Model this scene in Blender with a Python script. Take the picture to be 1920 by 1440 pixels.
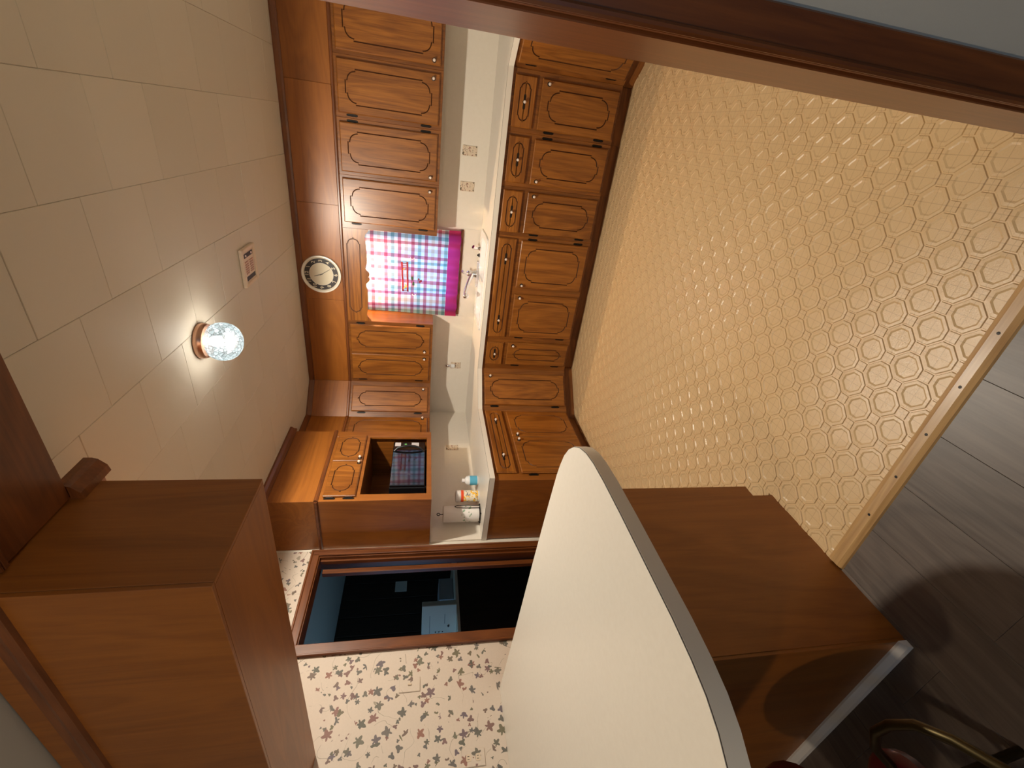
import bpy, bmesh, math, random
from mathutils import Vector, Matrix, geometry
random.seed(7)
S = bpy.context.scene
COL = S.collection
for o in list(bpy.data.objects):
    bpy.data.objects.remove(o)
R = math.radians

# ------------------------------------------------------------------ camera
# world: left wall x=0, window wall y=0 (kitchen at y<0), floor z=0
yaw, pitch, roll = R(29.6866), R(11.5577), R(1.7741)
fwd = Vector((-math.sin(yaw)*math.cos(pitch), math.cos(yaw)*math.cos(pitch), -math.sin(pitch)))
rt = Vector((math.cos(yaw), math.sin(yaw), 0))
up = rt.cross(fwd)
rt2 = math.cos(roll)*rt + math.sin(roll)*up
up2 = -math.sin(roll)*rt + math.cos(roll)*up
cd = bpy.data.cameras.new('camera')
cam = bpy.data.objects.new('camera', cd)
COL.objects.link(cam)
# the phone was held turned a quarter: picture-right is down in the room, picture-up is right
m = Matrix((-up2, rt2, -fwd)).transposed().to_4x4()
m.translation = Vector((2.7554, -4.1578, 1.4081))
cam.matrix_world = m
cd.sensor_width = 36.0
cd.lens = 36.0*832.69/1920.0
cd.clip_start = 0.02
S.camera = cam

# ------------------------------------------------------------------ world, exposure
S.view_settings.view_transform = 'Standard'
S.view_settings.look = 'None'
S.view_settings.gamma = 1.0
S.view_settings.use_curve_mapping = False
S.view_settings.exposure = 0.5
W = bpy.data.worlds.new('world')
S.world = W
W.use_nodes = True
bg = W.node_tree.nodes['Background']
bg.inputs['Color'].default_value = (0.28, 0.58, 1.0, 1)
bg.inputs['Strength'].default_value = 4.0

CEIL_LAMP_W = 325.0
SINK_LAMP_W = 34.0
DINING_LAMP_W = 22.0


def portal(name, loc, rot, sx, sy):
    l = bpy.data.lights.new(name, 'AREA')
    l.shape = 'RECTANGLE'
    l.size, l.size_y = sx, sy
    l.cycles.is_portal = True
    o = bpy.data.objects.new(name, l)
    o.location = loc
    o.rotation_euler = rot
    COL.objects.link(o)
    return o


portal('window_daylight_portal', (1.56, 0.13, 1.57), (R(-90), 0, 0), 0.64, 0.86)
portal('dining_window_offscreen', (3.9, -7.12, 1.6), (R(90), 0, 0), .7, .9)
portal('hall_window_offscreen', (-2.3, -3.12, 1.55), (R(90), 0, 0), .8, .9)


def bulb_light(name, loc, watts, col, rad):
    l = bpy.data.lights.new(name, 'POINT')
    l.energy = watts
    l.color = col
    l.shadow_soft_size = rad
    o = bpy.data.objects.new(name, l)
    o.location = loc
    return o


# ------------------------------------------------------------------ materials
MATS = {}


class NT:
    """small helper to write node graphs"""
    def __init__(s, name):
        s.m = bpy.data.materials.new(name)
        s.m.use_nodes = True
        s.t = s.m.node_tree
        s.n = s.t.nodes
        s.bsdf = s.n['Principled BSDF']
        s.out = s.n['Material Output']
        MATS[name] = s.m

    def add(s, typ, **kw):
        n = s.n.new(typ)
        for k, v in kw.items():
            setattr(n, k, v)
        return n

    def link(s, a, b):
        s.t.links.new(a, b)

    def put(s, sock, v):
        if hasattr(v, 'is_output'):
            s.link(v, sock)
        elif v is not None:
            if isinstance(v, (tuple, list)) and len(v) == 3 and sock.type == 'RGBA':
                v = (*v, 1)
            sock.default_value = v

    def math(s, op, a, b=None, c=None):
        n = s.add('ShaderNodeMath', operation=op)
        s.put(n.inputs[0], a)
        if b is not None:
            s.put(n.inputs[1], b)
        if c is not None:
            s.put(n.inputs[2], c)
        return n.outputs[0]

    def mix(s, f, a, b, mode='MIX'):
        n = s.add('ShaderNodeMix', data_type='RGBA', blend_type=mode)
        s.put(n.inputs[0], f)
        s.put(n.inputs[6], a)
        s.put(n.inputs[7], b)
        return n.outputs[2]

    def coord(s, kind='Object'):
        return s.add('ShaderNodeTexCoord').outputs[kind]

    def mapping(s, v, scale=(1, 1, 1), loc=(0, 0, 0), rot=(0, 0, 0)):
        n = s.add('ShaderNodeMapping')
        s.link(v, n.inputs[0])
        n.inputs['Scale'].default_value = scale
        n.inputs['Location'].default_value = loc
        n.inputs['Rotation'].default_value = rot
        return n.outputs[0]

    def noise(s, v, scale, detail=4, rough=.55, dist=0):
        n = s.add('ShaderNodeTexNoise')
        s.link(v, n.inputs['Vector'])
        n.inputs['Scale'].default_value = scale
        n.inputs['Detail'].default_value = detail
        n.inputs['Roughness'].default_value = rough
        n.inputs['Distortion'].default_value = dist
        return n.outputs[0]

    def ramp(s, f, stops):
        n = s.add('ShaderNodeValToRGB')
        s.put(n.inputs[0], f)
        el = n.color_ramp.elements
        while len(el) < len(stops):
            el.new(0.5)
        for e, (p, c) in zip(el, stops):
            e.position = p
            e.color = (*c, 1) if len(c) == 3 else c
        return n.outputs[0]

    def bump(s, h, strength=.2, dist=.002):
        n = s.add('ShaderNodeBump')
        n.inputs['Strength'].default_value = strength
        n.inputs['Distance'].default_value = dist
        s.link(h, n.inputs['Height'])
        s.link(n.outputs[0], s.bsdf.inputs['Normal'])

    def p(s, **kw):
        names = dict(col='Base Color', rough='Roughness', metal='Metallic', spec='Specular IOR Level',
                     coat='Coat Weight', coatr='Coat Roughness', emis='Emission Color', estr='Emission Strength',
                     trans='Transmission Weight', ior='IOR', alpha='Alpha', sheen='Sheen Weight')
        for k, v in kw.items():
            s.put(s.bsdf.inputs[names[k]], v)
        return s.m


def simple(name, col, rough=.5, **kw):
    return NT(name).p(col=col, rough=rough, **kw)


def wood(name, dark, light, axis='z', rough=.36, fine=.35, coat=.25, scale=1.0):
    g = NT(name)
    c = g.coord()
    rnd = g.add('ShaderNodeObjectInfo').outputs['Random']
    off = g.add('ShaderNodeVectorMath', operation='MULTIPLY_ADD')
    comb = g.add('ShaderNodeCombineXYZ')
    for i in range(3):
        g.link(rnd, comb.inputs[i])
    g.link(comb.outputs[0], off.inputs[0])
    off.inputs[1].default_value = (37.0, 19.0, 53.0)
    g.link(c, off.inputs[2])
    v = off.outputs[0]
    k = {'z': (1, 1, .12), 'x': (.12, 1, 1), 'y': (1, .12, 1)}[axis]
    k2 = {'z': (1, 1, .035), 'x': (.035, 1, 1), 'y': (1, .035, 1)}[axis]
    big = g.noise(g.mapping(v, k), 5*scale, 3, .5, 1.2)
    rings = g.math('FRACT', g.math('MULTIPLY', big, 7.0))
    rings = g.math('ABSOLUTE', g.math('SUBTRACT', rings, .5))
    pores = g.noise(g.mapping(v, k2), 150*scale, 3, .6)
    f = g.math('ADD', g.math('MULTIPLY', rings, .55), g.math('MULTIPLY', big, .5))
    f = g.math('ADD', f, g.math('MULTIPLY', g.math('SUBTRACT', pores, .5), fine*2))
    col = g.ramp(f, [(.12, dark), (.82, light)])
    br = g.math('ADD', g.math('MULTIPLY', rnd, .16), .92)
    col = g.mix(1.0, col, g.ramp(g.math('MULTIPLY', br, .92), [(0, (0, 0, 0)), (1, (1, 1, 1))]), 'MULTIPLY')
    g.p(col=col, rough=rough, coat=coat, coatr=.28)
    g.bump(pores, .12, .001)
    return g.m


OAK_D, OAK_L = (.165, .049, .006), (.47, .175, .026)
wood('oak_door', OAK_D, OAK_L, 'z')
wood('oak_drawer', OAK_D, OAK_L, 'x')
wood('oak_frame', (.13, .038, .0055), (.35, .120, .018), 'z')
wood('oak_panel', (.235, .074, .0095), (.39, .135, .019), 'z', fine=.22, rough=.42, coat=.10)
wood('oak_panel_h', (.235, .074, .0095), (.39, .135, .019), 'x', fine=.22, rough=.42, coat=.10)
wood('oak_panel_y', (.20, .062, .009), (.32, .108, .016), 'y', fine=.2, rough=.42)
wood('casing_wood', (.105, .028, .006), (.235, .072, .014), 'z', rough=.4)
wood('casing_wood_y', (.105, .028, .006), (.235, .072, .014), 'y', rough=.4)
wood('casing_wood_x', (.105, .028, .006), (.235, .072, .014), 'x', rough=.4)
wood('trim_wood', (.105, .028, .006), (.235, .072, .014), 'x', rough=.38)
wood('toe_wood', (.13, .038, .0055), (.35, .120, .018), 'x', rough=.5, coat=0)
wood('threshold_oak', (.36, .20, .075), (.62, .40, .17), 'x', rough=.45, fine=.3)
wood('grey_plank', (.090, .072, .062), (.170, .138, .118), 'y', rough=.42, coat=0, fine=.35, scale=.9)
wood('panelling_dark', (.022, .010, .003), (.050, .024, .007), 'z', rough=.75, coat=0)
simple('groove_dark', (.080, .025, .005), .6)
simple('iron_dark', (.012, .010, .009), .45, metal=.6)
simple('antique_dark', (.020, .013, .009), .5, metal=.5)
simple('porcelain', (.85, .74, .66), .18, coat=.5)
simple('chrome', (.80, .82, .86), .12, metal=1.0)
simple('copper', (.42, .24, .16), .32, metal=1.0)
simple('brass_tube', (.06, .046, .022), .4, metal=1.0)
simple('red_vinyl', (.060, .004, .007), .28, coat=.3)
simple('white_paint', (.80, .78, .75), .4)
simple('enamel', (.82, .84, .86), .12, coat=.4)
simple('black_gloss', (.006, .006, .007), .06, coat=.6)
simple('black_plastic', (.010, .010, .011), .3)
simple('light_button', (.62, .60, .62), .35)
simple('clock_cream', (.62, .56, .42), .5)
simple('clock_white', (.80, .77, .68), .3)
simple('clock_dark', (.030, .026, .028), .5)
simple('seam_dark', (.03, .024, .02), .7)
simple('plate_ivory', (.66, .55, .42), .35)
simple('hall_white', (.78, .76, .62), .5)
simple('hall_grey', (.30, .33, .35), .5)
simple('label_red', (.75, .07, .015), .4)
simple('label_blue', (.10, .42, .62), .4)
simple('crimson_thread', (.20, .008, .018), .8)
simple('leaf_thread', (.022, .065, .025), .8)
simple('cherry_thread', (.20, .01, .02), .8)
simple('orange_thread', (.75, .35, .07), .8)
simple('ring_white', (.85, .80, .74), .4)
simple('plastic_clear_white', (.78, .80, .80), .25)

# laminate worktop
g = NT('laminate')
g.p(col=g.mix(g.noise(g.coord(), 60, 3), (.74, .70, .62), (.80, .765, .685)), rough=.34)
g = NT('laminate_edge')
g.p(col=(.77, .735, .655), rough=.36)
# splash laminate
g = NT('splash_white')
g.p(col=g.mix(g.noise(g.coord(), 40, 3), (.74, .69, .60), (.79, .74, .65)), rough=.30)
g = NT('wall_cream')
g.p(col=(.70, .66, .58), rough=.7)
g = NT('wall_blue_grey')
nz = g.noise(g.coord(), 220, 2)
g.p(col=(.58, .58, .53), rough=.75)
g.bump(nz, .15, .001)
g = NT('ceiling_grey')
g.p(col=(.46, .46, .43), rough=.8)
g = NT('ceiling_paint')
nz = g.noise(g.coord(), 35, 4)
rnd = g.add('ShaderNodeObjectInfo').outputs['Random']
g.p(col=g.mix(rnd, (.585, .555, .480), (.62, .59, .515)), rough=.55)
g.bump(nz, .18, .002)
g = NT('ceiling_gap')
g.p(col=(.60, .57, .495), rough=.6)

# embossed sheet vinyl
g = NT('vinyl_beige')
pos = g.add('ShaderNodeNewGeometry').outputs['Position']
sep = g.add('ShaderNodeSeparateXYZ')
g.link(pos, sep.inputs[0])


def seam(axis, off):
    t = g.math('MULTIPLY', g.math('ADD', sep.outputs[axis], off), 1/.0615)
    t = g.math('ABSOLUTE', g.math('SUBTRACT', g.math('FRACT', g.math('ADD', t, 100.5)), .5))
    return g.math('LESS_THAN', t, .016)


sm = g.math('MAXIMUM', seam(0, -2.0), seam(1, 3.014))
n1 = g.noise(pos, 260, 4, .7)
n2 = g.noise(pos, 2.2, 2)
col = g.mix(n2, (.62, .437, .235), (.66, .477, .265))
col = g.mix(g.math('MULTIPLY', g.math('GREATER_THAN', n1, .60), .12), col, (.36, .25, .14))
col = g.mix(g.math('MULTIPLY', sm, .35), col, (.30, .20, .11))
g.p(col=col, rough=g.math('ADD', g.math('MULTIPLY', n1, .14), .15), spec=.6)
g.bump(n1, .45, .0015)

# ivy wallpaper
g = NT('wallpaper_ivy')
pos = g.add('ShaderNodeNewGeometry').outputs['Position']
sep = g.add('ShaderNodeSeparateXYZ')
g.link(pos, sep.inputs[0])
cmb = g.add('ShaderNodeCombineXYZ')
g.link(sep.outputs[1], cmb.inputs[0])
g.link(sep.outputs[2], cmb.inputs[1])
uv = cmb.outputs[0]


def leaves(scale, size, seed, thr, lobes):
    v = g.mapping(uv, (scale, scale, 1), (seed, seed*1.7, 0))
    vo = g.add('ShaderNodeTexVoronoi', voronoi_dimensions='2D', feature='F1')
    g.link(v, vo.inputs['Vector'])
    vo.inputs['Scale'].default_value = 1.0
    vo.inputs['Randomness'].default_value = .85
    d = g.add('ShaderNodeVectorMath', operation='SUBTRACT')
    g.link(v, d.inputs[0])
    g.link(vo.outputs['Position'], d.inputs[1])
    s2 = g.add('ShaderNodeSeparateXYZ')
    g.link(d.outputs[0], s2.inputs[0])
    cs = g.add('ShaderNodeSeparateColor')
    g.link(vo.outputs['Color'], cs.inputs[0])
    ang = g.math('ARCTAN2', s2.outputs[1], s2.outputs[0])
    ang = g.math('ADD', ang, g.math('MULTIPLY', cs.outputs[0], 6.283))
    rad = g.math('ADD', .62, g.math('MULTIPLY', .22, g.math('COSINE', g.math('MULTIPLY', ang, lobes))))
    rad = g.math('ADD', rad, g.math('MULTIPLY', .20, g.math('COSINE', ang)))
    rad = g.math('MULTIPLY', rad, g.math('ADD', .5, g.math('MULTIPLY', cs.outputs[1], .6)))
    wob = g.noise(v, 9, 2)
    dist = g.math('ADD', vo.outputs['Distance'], g.math('MULTIPLY', g.math('SUBTRACT', wob, .5), .10))
    msk = g.math('LESS_THAN', dist, g.math('MULTIPLY', rad, size))
    clus = g.noise(g.mapping(uv, (1, 1, 1), (seed*3, 0, 0)), 6.5, 1)
    msk = g.math('MULTIPLY', msk, g.math('GREATER_THAN', clus, thr))
    colr = g.ramp(cs.outputs[2], [(0, (.055, .070, .055)), (.22, (.065, .072, .085)), (.42, (.10, .10, .045)),
                                  (.62, (.13, .06, .07)), (.75, (.26, .09, .06)), (.88, (.08, .06, .11)), (1, (.11, .12, .08))])
    vein = g.noise(v, 14, 2)
    colr = g.mix(g.math('MULTIPLY', vein, .28), colr, (.42, .35, .27))
    return msk, colr


base = g.mix(g.noise(uv, 90, 3), (.60, .515, .43), (.66, .57, .48))
vn = g.noise(g.mapping(uv, (1, 1, 1)), 7.0, 1, .4, .6)
vm = g.math('LESS_THAN', g.math('ABSOLUTE', g.math('SUBTRACT', vn, .5)), .004)
vm = g.math('MULTIPLY', vm, g.math('GREATER_THAN', g.noise(g.mapping(uv, (1, 1, 1), (5, 2, 0)), 9, 1), .50))
col = g.mix(g.math('MULTIPLY', vm, .7), base, (.22, .19, .13))
for a in ((13.5, .42, 3.1, .47, 5), (19.0, .42, 8.3, .52, 3)):
    mk, cl = leaves(*a)
    col = g.mix(g.math('MULTIPLY', mk, .95), col, cl)
g.p(col=col, rough=.62)

# printed cover plate (leaf spray)
g = NT('plate_print')
v = g.coord()
n = g.noise(v, 60, 2)
n2 = g.noise(g.mapping(v, loc=(3, 1, 2)), 45, 1)
mk = g.math('GREATER_THAN', n, .585)
col = g.mix(mk, (.66, .55, .42), g.mix(g.math('GREATER_THAN', n2, .5), (.10, .075, .045), (.28, .14, .10)))
g.p(col=col, rough=.35)


def fabric(name, colfn, trans=.5, rough=.9):
    g = NT(name)
    col = colfn(g)
    weave = g.noise(g.coord(), 700, 2)
    g.p(col=col, rough=rough)
    g.bump(weave, .3, .0006)
    tr = g.add('ShaderNodeBsdfTranslucent')
    g.put(tr.inputs['Color'], col)
    mx = g.add('ShaderNodeMixShader')
    mx.inputs[0].default_value = trans
    g.link(g.bsdf.outputs[0], mx.inputs[1])
    g.link(tr.outputs[0], mx.inputs[2])
    g.link(mx.outputs[0], g.out.inputs[0])


def plaid(g):
    sp = g.add('ShaderNodeSeparateXYZ')
    g.link(g.coord(), sp.inputs[0])
    col = (.60, .64, .66)

    def stripe(ax, per, c0, half, colr, strength, col):
        t = g.math('FRACT', g.math('ADD', g.math('DIVIDE', g.math('SUBTRACT', sp.outputs[ax], c0), per), 50.5))
        t = g.math('ABSOLUTE', g.math('SUBTRACT', t, .5))
        mk = g.math('MULTIPLY', g.math('LESS_THAN', t, half/per), strength)
        return g.mix(mk, col, colr, 'MULTIPLY')
    for ax, o in ((2, 1.516), (0, 1.70)):
        col = stripe(ax, .1165, o, .0145, (.62, .10, .22), .78, col)
        col = stripe(ax, .233, o-.058, .0145, (.26, .48, .50), .75, col)
        col = stripe(ax, .233, o+.058, .0145, (.82, .58, .45), .60, col)
    return col


fabric('plaid_cloth', plaid, .55)
fabric('crimson_cloth', lambda g: (.46, .028, .145), .62)


def label_print(g):
    v = g.coord()
    n = g.noise(v, 38, 1)
    n2 = g.noise(g.mapping(v, loc=(1, 4, 2)), 55, 2)
    col = g.mix(g.math('GREATER_THAN', n, .52), (.85, .78, .62), (.90, .52, .05))
    return g.mix(g.math('GREATER_THAN', n2, .60), col, (.22, .20, .24))


g = NT('label_wipes')
g.p(col=label_print(g), rough=.35)
g = NT('towel_paper')
v = g.coord()
n = g.noise(g.mapping(v, (1, 1, 1)), 36, 1)
sp = g.add('ShaderNodeSeparateXYZ')
g.link(v, sp.inputs[0])
zone = g.math('LESS_THAN', g.math('ABSOLUTE', g.math('SUBTRACT', sp.outputs[2], .10)), .04)
mk = g.math('MULTIPLY', g.math('GREATER_THAN', n, .60), zone)
g.p(col=g.mix(mk, (.84, .82, .79), (.30, .42, .30)), rough=.85)
g.bump(g.noise(v, 260, 2), .3, .001)

g = NT('glass_pane')
g.p(col=(.95, .97, 1), rough=.02, trans=1.0, ior=1.0, spec=.3)
tr = g.add('ShaderNodeBsdfTransparent')
gl = g.add('ShaderNodeBsdfGlossy')
gl.inputs['Roughness'].default_value = .03
mx = g.add('ShaderNodeMixShader')
mx.inputs[0].default_value = .06
g.link(tr.outputs[0], mx.inputs[1])
g.link(gl.outputs[0], mx.inputs[2])
g.link(mx.outputs[0], g.out.inputs[0])

# cut-glass lamp globe, lit from inside
g = NT('lamp_globe')
vo = g.add('ShaderNodeTexVoronoi', feature='DISTANCE_TO_EDGE')
g.link(g.coord(), vo.inputs['Vector'])
vo.inputs['Scale'].default_value = 62
ed = g.math('GREATER_THAN', vo.outputs[0], .075)
vo2 = g.add('ShaderNodeTexVoronoi')
g.link(g.coord(), vo2.inputs['Vector'])
vo2.inputs['Scale'].default_value = 62
cs = g.add('ShaderNodeSeparateColor')
g.link(vo2.outputs['Color'], cs.inputs[0])
val = g.math('MULTIPLY', g.math('ADD', .35, g.math('MULTIPLY', cs.outputs[0], .8)), g.math('ADD', .35, g.math('MULTIPLY', ed, .65)))
em = g.add('ShaderNodeEmission')
g.put(em.inputs[0], (.80, .98, 1.0))
g.put(em.inputs[1], g.math('MULTIPLY', val, 1.25))
tr = g.add('ShaderNodeBsdfTransparent')
gl = g.add('ShaderNodeBsdfGlossy')
gl.inputs['Roughness'].default_value = .1
m1 = g.add('ShaderNodeMixShader')
m1.inputs[0].default_value = .60
g.link(tr.outputs[0], m1.inputs[1])
g.link(em.outputs[0], m1.inputs[2])
m2 = g.add('ShaderNodeMixShader')
m2.inputs[0].default_value = .08
g.link(m1.outputs[0], m2.inputs[1])
g.link(gl.outputs[0], m2.inputs[2])
g.link(m2.outputs[0], g.out.inputs[0])
def bulb_mat(name, col, st):
    g = NT(name)
    em = g.add('ShaderNodeEmission')
    g.put(em.inputs[0], col)
    em.inputs[1].default_value = st
    tr = g.add('ShaderNodeBsdfTransparent')
    mx = g.add('ShaderNodeMixShader')
    mx.inputs[0].default_value = .25
    g.link(tr.outputs[0], mx.inputs[1])
    g.link(em.outputs[0], mx.inputs[2])
    g.link(mx.outputs[0], g.out.inputs[0])


bulb_mat('bulb_warm', (1, .80, .55), 20.0)
bulb_mat('bulb_cool', (.95, 1, .97), 40.0)
simple('led_green', (.1, .6, .1), .5, emis=(.3, 1, .2), estr=1.2)


# ------------------------------------------------------------------ mesh helpers
class MB:
    def __init__(s):
        s.v, s.f, s.mi = [], [], []

    def add(s, vs, fs, mi=0):
        b = len(s.v)
        s.v += [tuple(x) for x in vs]
        s.f += [tuple(i+b for i in f) for f in fs]
        s.mi += [mi]*len(fs)
        return s

    def box(s, x0, x1, y0, y1, z0, z1, mi=0, c=0.0):
        if x1 < x0: x0, x1 = x1, x0
        if y1 < y0: y0, y1 = y1, y0
        if z1 < z0: z0, z1 = z1, z0
        if c <= 0:
            vs = [(x, y, z) for x in (x0, x1) for y in (y0, y1) for z in (z0, z1)]
            fs = [(0, 1, 3, 2), (4, 6, 7, 5), (0, 4, 5, 1), (2, 3, 7, 6), (0, 2, 6, 4), (1, 5, 7, 3)]
            return s.add(vs, fs, mi)
        c = min(c, (x1-x0)*.45, (y1-y0)*.45, (z1-z0)*.45)
        X, Y, Z = (x0, x1), (y0, y1), (z0, z1)
        vs, ix = [], {}
        for i in (0, 1):
            for j in (0, 1):
                for k in (0, 1):
                    sx, sy, sz = c*(1-2*i), c*(1-2*j), c*(1-2*k)
                    for a, d in (('x', (0, sy, sz)), ('y', (sx, 0, sz)), ('z', (sx, sy, 0))):
                        ix[i, j, k, a] = len(vs)
                        vs.append((X[i]+d[0], Y[j]+d[1], Z[k]+d[2]))
        fs = []
        q = ((0, 0), (0, 1), (1, 1), (1, 0))
        for i in (0, 1):
            fs.append([ix[i, a, b, 'x'] for a, b in q])
            fs.append([ix[a, i, b, 'y'] for a, b in q])
            fs.append([ix[a, b, i, 'z'] for a, b in q])
        for i in (0, 1):
            for j in (0, 1):
                fs.append([ix[i, j, 0, 'x'], ix[i, j, 1, 'x'], ix[i, j, 1, 'y'], ix[i, j, 0, 'y']])
                fs.append([ix[i, 0, j, 'x'], ix[i, 1, j, 'x'], ix[i, 1, j, 'z'], ix[i, 0, j, 'z']])
                fs.append([ix[0, i, j, 'y'], ix[1, i, j, 'y'], ix[1, i, j, 'z'], ix[0, i, j, 'z']])
                for k in (0, 1):
                    fs.append([ix[i, j, k, a] for a in 'xyz'])
        return s.add(vs, fs, mi)

    def prism(s, poly, a0, a1, fn, mi=0, holes=(), mi_side=None):
        """2-D polygon (with holes) pushed from a0 to a1; fn(u, v, a) -> xyz"""
        loops = [list(poly)]+[list(h) for h in holes]
        flat = [p for l in loops for p in l]
        tris = geometry.tessellate_polygon([[Vector((p[0], p[1], 0)) for p in l] for l in loops])
        n = len(flat)
        vs = [fn(p[0], p[1], a0) for p in flat]+[fn(p[0], p[1], a1) for p in flat]
        fs = [tuple(t) for t in tris]+[tuple(i+n for i in reversed(t)) for t in tris]
        s.add(vs, fs, mi)
        fs2, b = [], 0
        for l in loops:
            k = len(l)
            for i in range(k):
                j = (i+1) % k
                fs2.append((b+i, b+j, b+j+n, b+i+n))
            b += k
        s.add(vs, fs2, mi if mi_side is None else mi_side)
        return s

    def lathe(s, prof, n=16, o=(0, 0, 0), ax='z', mi=0):
        """profile of (radius, height) turned about an axis through o"""
        def P(r, h, a):
            c, d = r*math.cos(a), r*math.sin(a)
            if ax == 'z': q = (c, d, h)
            elif ax == '-y': q = (c, -h, d)
            elif ax == 'x': q = (h, c, d)
            return (o[0]+q[0], o[1]+q[1], o[2]+q[2])
        vs = [P(r, h, 2*math.pi*i/n) for r, h in prof for i in range(n)]
        fs = []
        for k in range(len(prof)-1):
            for i in range(n):
                j = (i+1) % n
                fs.append((k*n+i, k*n+j, (k+1)*n+j, (k+1)*n+i))
        if prof[0][0] > 1e-6: fs.append(tuple(range(n))[::-1])
        if prof[-1][0] > 1e-6: fs.append(tuple((len(prof)-1)*n+i for i in range(n)))
        return s.add(vs, fs, mi)

    def tube(s, pts, r, n=8, mi=0, closed=False):
        pts = [Vector(p) for p in pts]
        k = len(pts)
        vs, prev = [], None
        for i, p in enumerate(pts):
            if closed:
                t = pts[(i+1) % k]-pts[i-1]
            else:
                t = pts[min(i+1, k-1)]-pts[max(i-1, 0)]
            t.normalize()
            a = prev - t*prev.dot(t) if prev else (Vector((0, 0, 1)) if abs(t.z) < .9 else Vector((1, 0, 0)))
            a = a - t*a.dot(t)
            a.normalize()
            prev = a
            b = t.cross(a)
            rr = r[i] if isinstance(r, (list, tuple)) else r
            vs += [tuple(p+a*rr*math.cos(2*math.pi*j/n)+b*rr*math.sin(2*math.pi*j/n)) for j in range(n)]
        fs = []
        for i in range(k if closed else k-1):
            i2 = (i+1) % k
            for j in range(n):
                j2 = (j+1) % n
                fs.append((i*n+j, i*n+j2, i2*n+j2, i2*n+j))
        if not closed:
            fs.append(tuple(range(n)))
            fs.append(tuple((k-1)*n+j for j in range(n)))
        return s.add(vs, fs, mi)

    def mesh(s, name, mats, smooth=None, recalc=True):
        me = bpy.data.meshes.new(name)
        me.from_pydata(s.v, [], s.f)
        for mm in (mats if isinstance(mats, (list, tuple)) else [mats]):
            me.materials.append(MATS[mm])
        me.polygons.foreach_set('material_index', s.mi)
        if recalc:
            bm = bmesh.new()
            bm.from_mesh(me)
            bmesh.ops.remove_doubles(bm, verts=bm.verts, dist=1e-6)
            bmesh.ops.recalc_face_normals(bm, faces=bm.faces)
            bm.to_mesh(me)
            bm.free()
        if smooth:
            me.polygons.foreach_set('use_smooth', [True]*len(me.polygons))
            me.set_sharp_from_angle(angle=R(smooth))
        me.update()
        return me

    def obj(s, name, mats, parent=None, smooth=None, loc=None):
        o = bpy.data.objects.new(name, s.mesh(name, mats, smooth))
        COL.objects.link(o)
        if parent is not None: o.parent = parent
        if loc: o.location = loc
        return o


def link(name, me, parent=None, loc=(0, 0, 0), rotz=0):
    o = bpy.data.objects.new(name, me)
    COL.objects.link(o)
    o.location = loc
    o.rotation_euler = (0, 0, rotz)
    if parent is not None: o.parent = parent
    return o


def tag(o, label, cat, group=None):
    o['label'] = label
    o['category'] = cat
    if group: o['group'] = group
    return o


def struct(o, label=None):
    o['kind'] = 'structure'
    if label: o['label'] = label
    return o


def thing(name, label, cat, loc=(0, 0, 0), rotz=0, group=None):
    o = bpy.data.objects.new(name, None)
    o.empty_display_size = .05
    COL.objects.link(o)
    o.location = loc
    o.rotation_euler = (0, 0, rotz)
    return tag(o, label, cat, group)


XY = lambda u, v, a: (u, v, a)
XZ = lambda u, v, a: (u, a, v)
YZ = lambda u, v, a: (a, u, v)

ZC = 2.43           # kitchen ceiling
ZW = .914           # worktop height
UF = -.3014         # face of the upper cabinets on the window wall
CW = .634           # worktop depth
RX = 4.045          # right wall

# ================================================================== STRUCTURE
# --- kitchen floor: embossed sheet, octagons with small squares between
s_ = .0615
fl = struct(MB().box(0, RX, -3.33, 0, -.03, 0).obj('floor', 'vinyl_beige'), 'beige embossed vinyl kitchen floor')
q8 = [(.0447, .0150), (.0150, .0447), (-.0150, .0447), (-.0447, .0150), (-.0447, -.0150), (-.0150, -.0447), (.0150, -.0447), (.0447, -.0150)]
tv, tf = [], []
for k, z in ((.99, -.0005), (.94, .0030), (.76, .0033), (.65, .0010)):
    tv += [(x*k, y*k, z) for x, y in q8]
for r_ in range(3):
    for i in range(8):
        j = (i+1) % 8
        tf.append((r_*8+i, r_*8+j, r_*8+8+j, r_*8+8+i))
tv.append((0, 0, .0010))
for i in range(8):
    tf.append((24+i, 24+(i+1) % 8, 32))
dv, df = [], []
for k, z in ((.0146, -.0005), (.0130, .0026), (.0018, .0026)):
    dv += [(k, k, z), (-k, k, z), (-k, -k, z), (k, -k, z)]
for r_ in range(2):
    for i in range(4):
        j = (i+1) % 4
        df.append((r_*4+i, r_*4+j, r_*4+4+j, r_*4+4+i))
df.append((8, 9, 10, 11))
tile_me = MB().add(tv, tf).mesh('floor_tile', 'vinyl_beige')
spots, rest = [], MB()
mm0, mm1 = int((0-2.0)/s_)-1, int((RX-2.0)/s_)+1
nn0, nn1 = int((-3.33+3.014)/s_)-1, int((0+3.014)/s_)+1
for mm in range(mm0, mm1+1):
    for nn in range(nn0, nn1+1):
        x, y = 2.0+mm*s_, -3.014+nn*s_
        if not (.05 < x < RX-.05 and -3.325 < y < -.58): continue
        if x < 1.60 and y < -2.99: continue
        if (mm+nn) % 2 == 0:
            spots.append((x, y))
        else:
            rest.add([(x+a, y+b, c) for a, b, c in dv], df)
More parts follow.
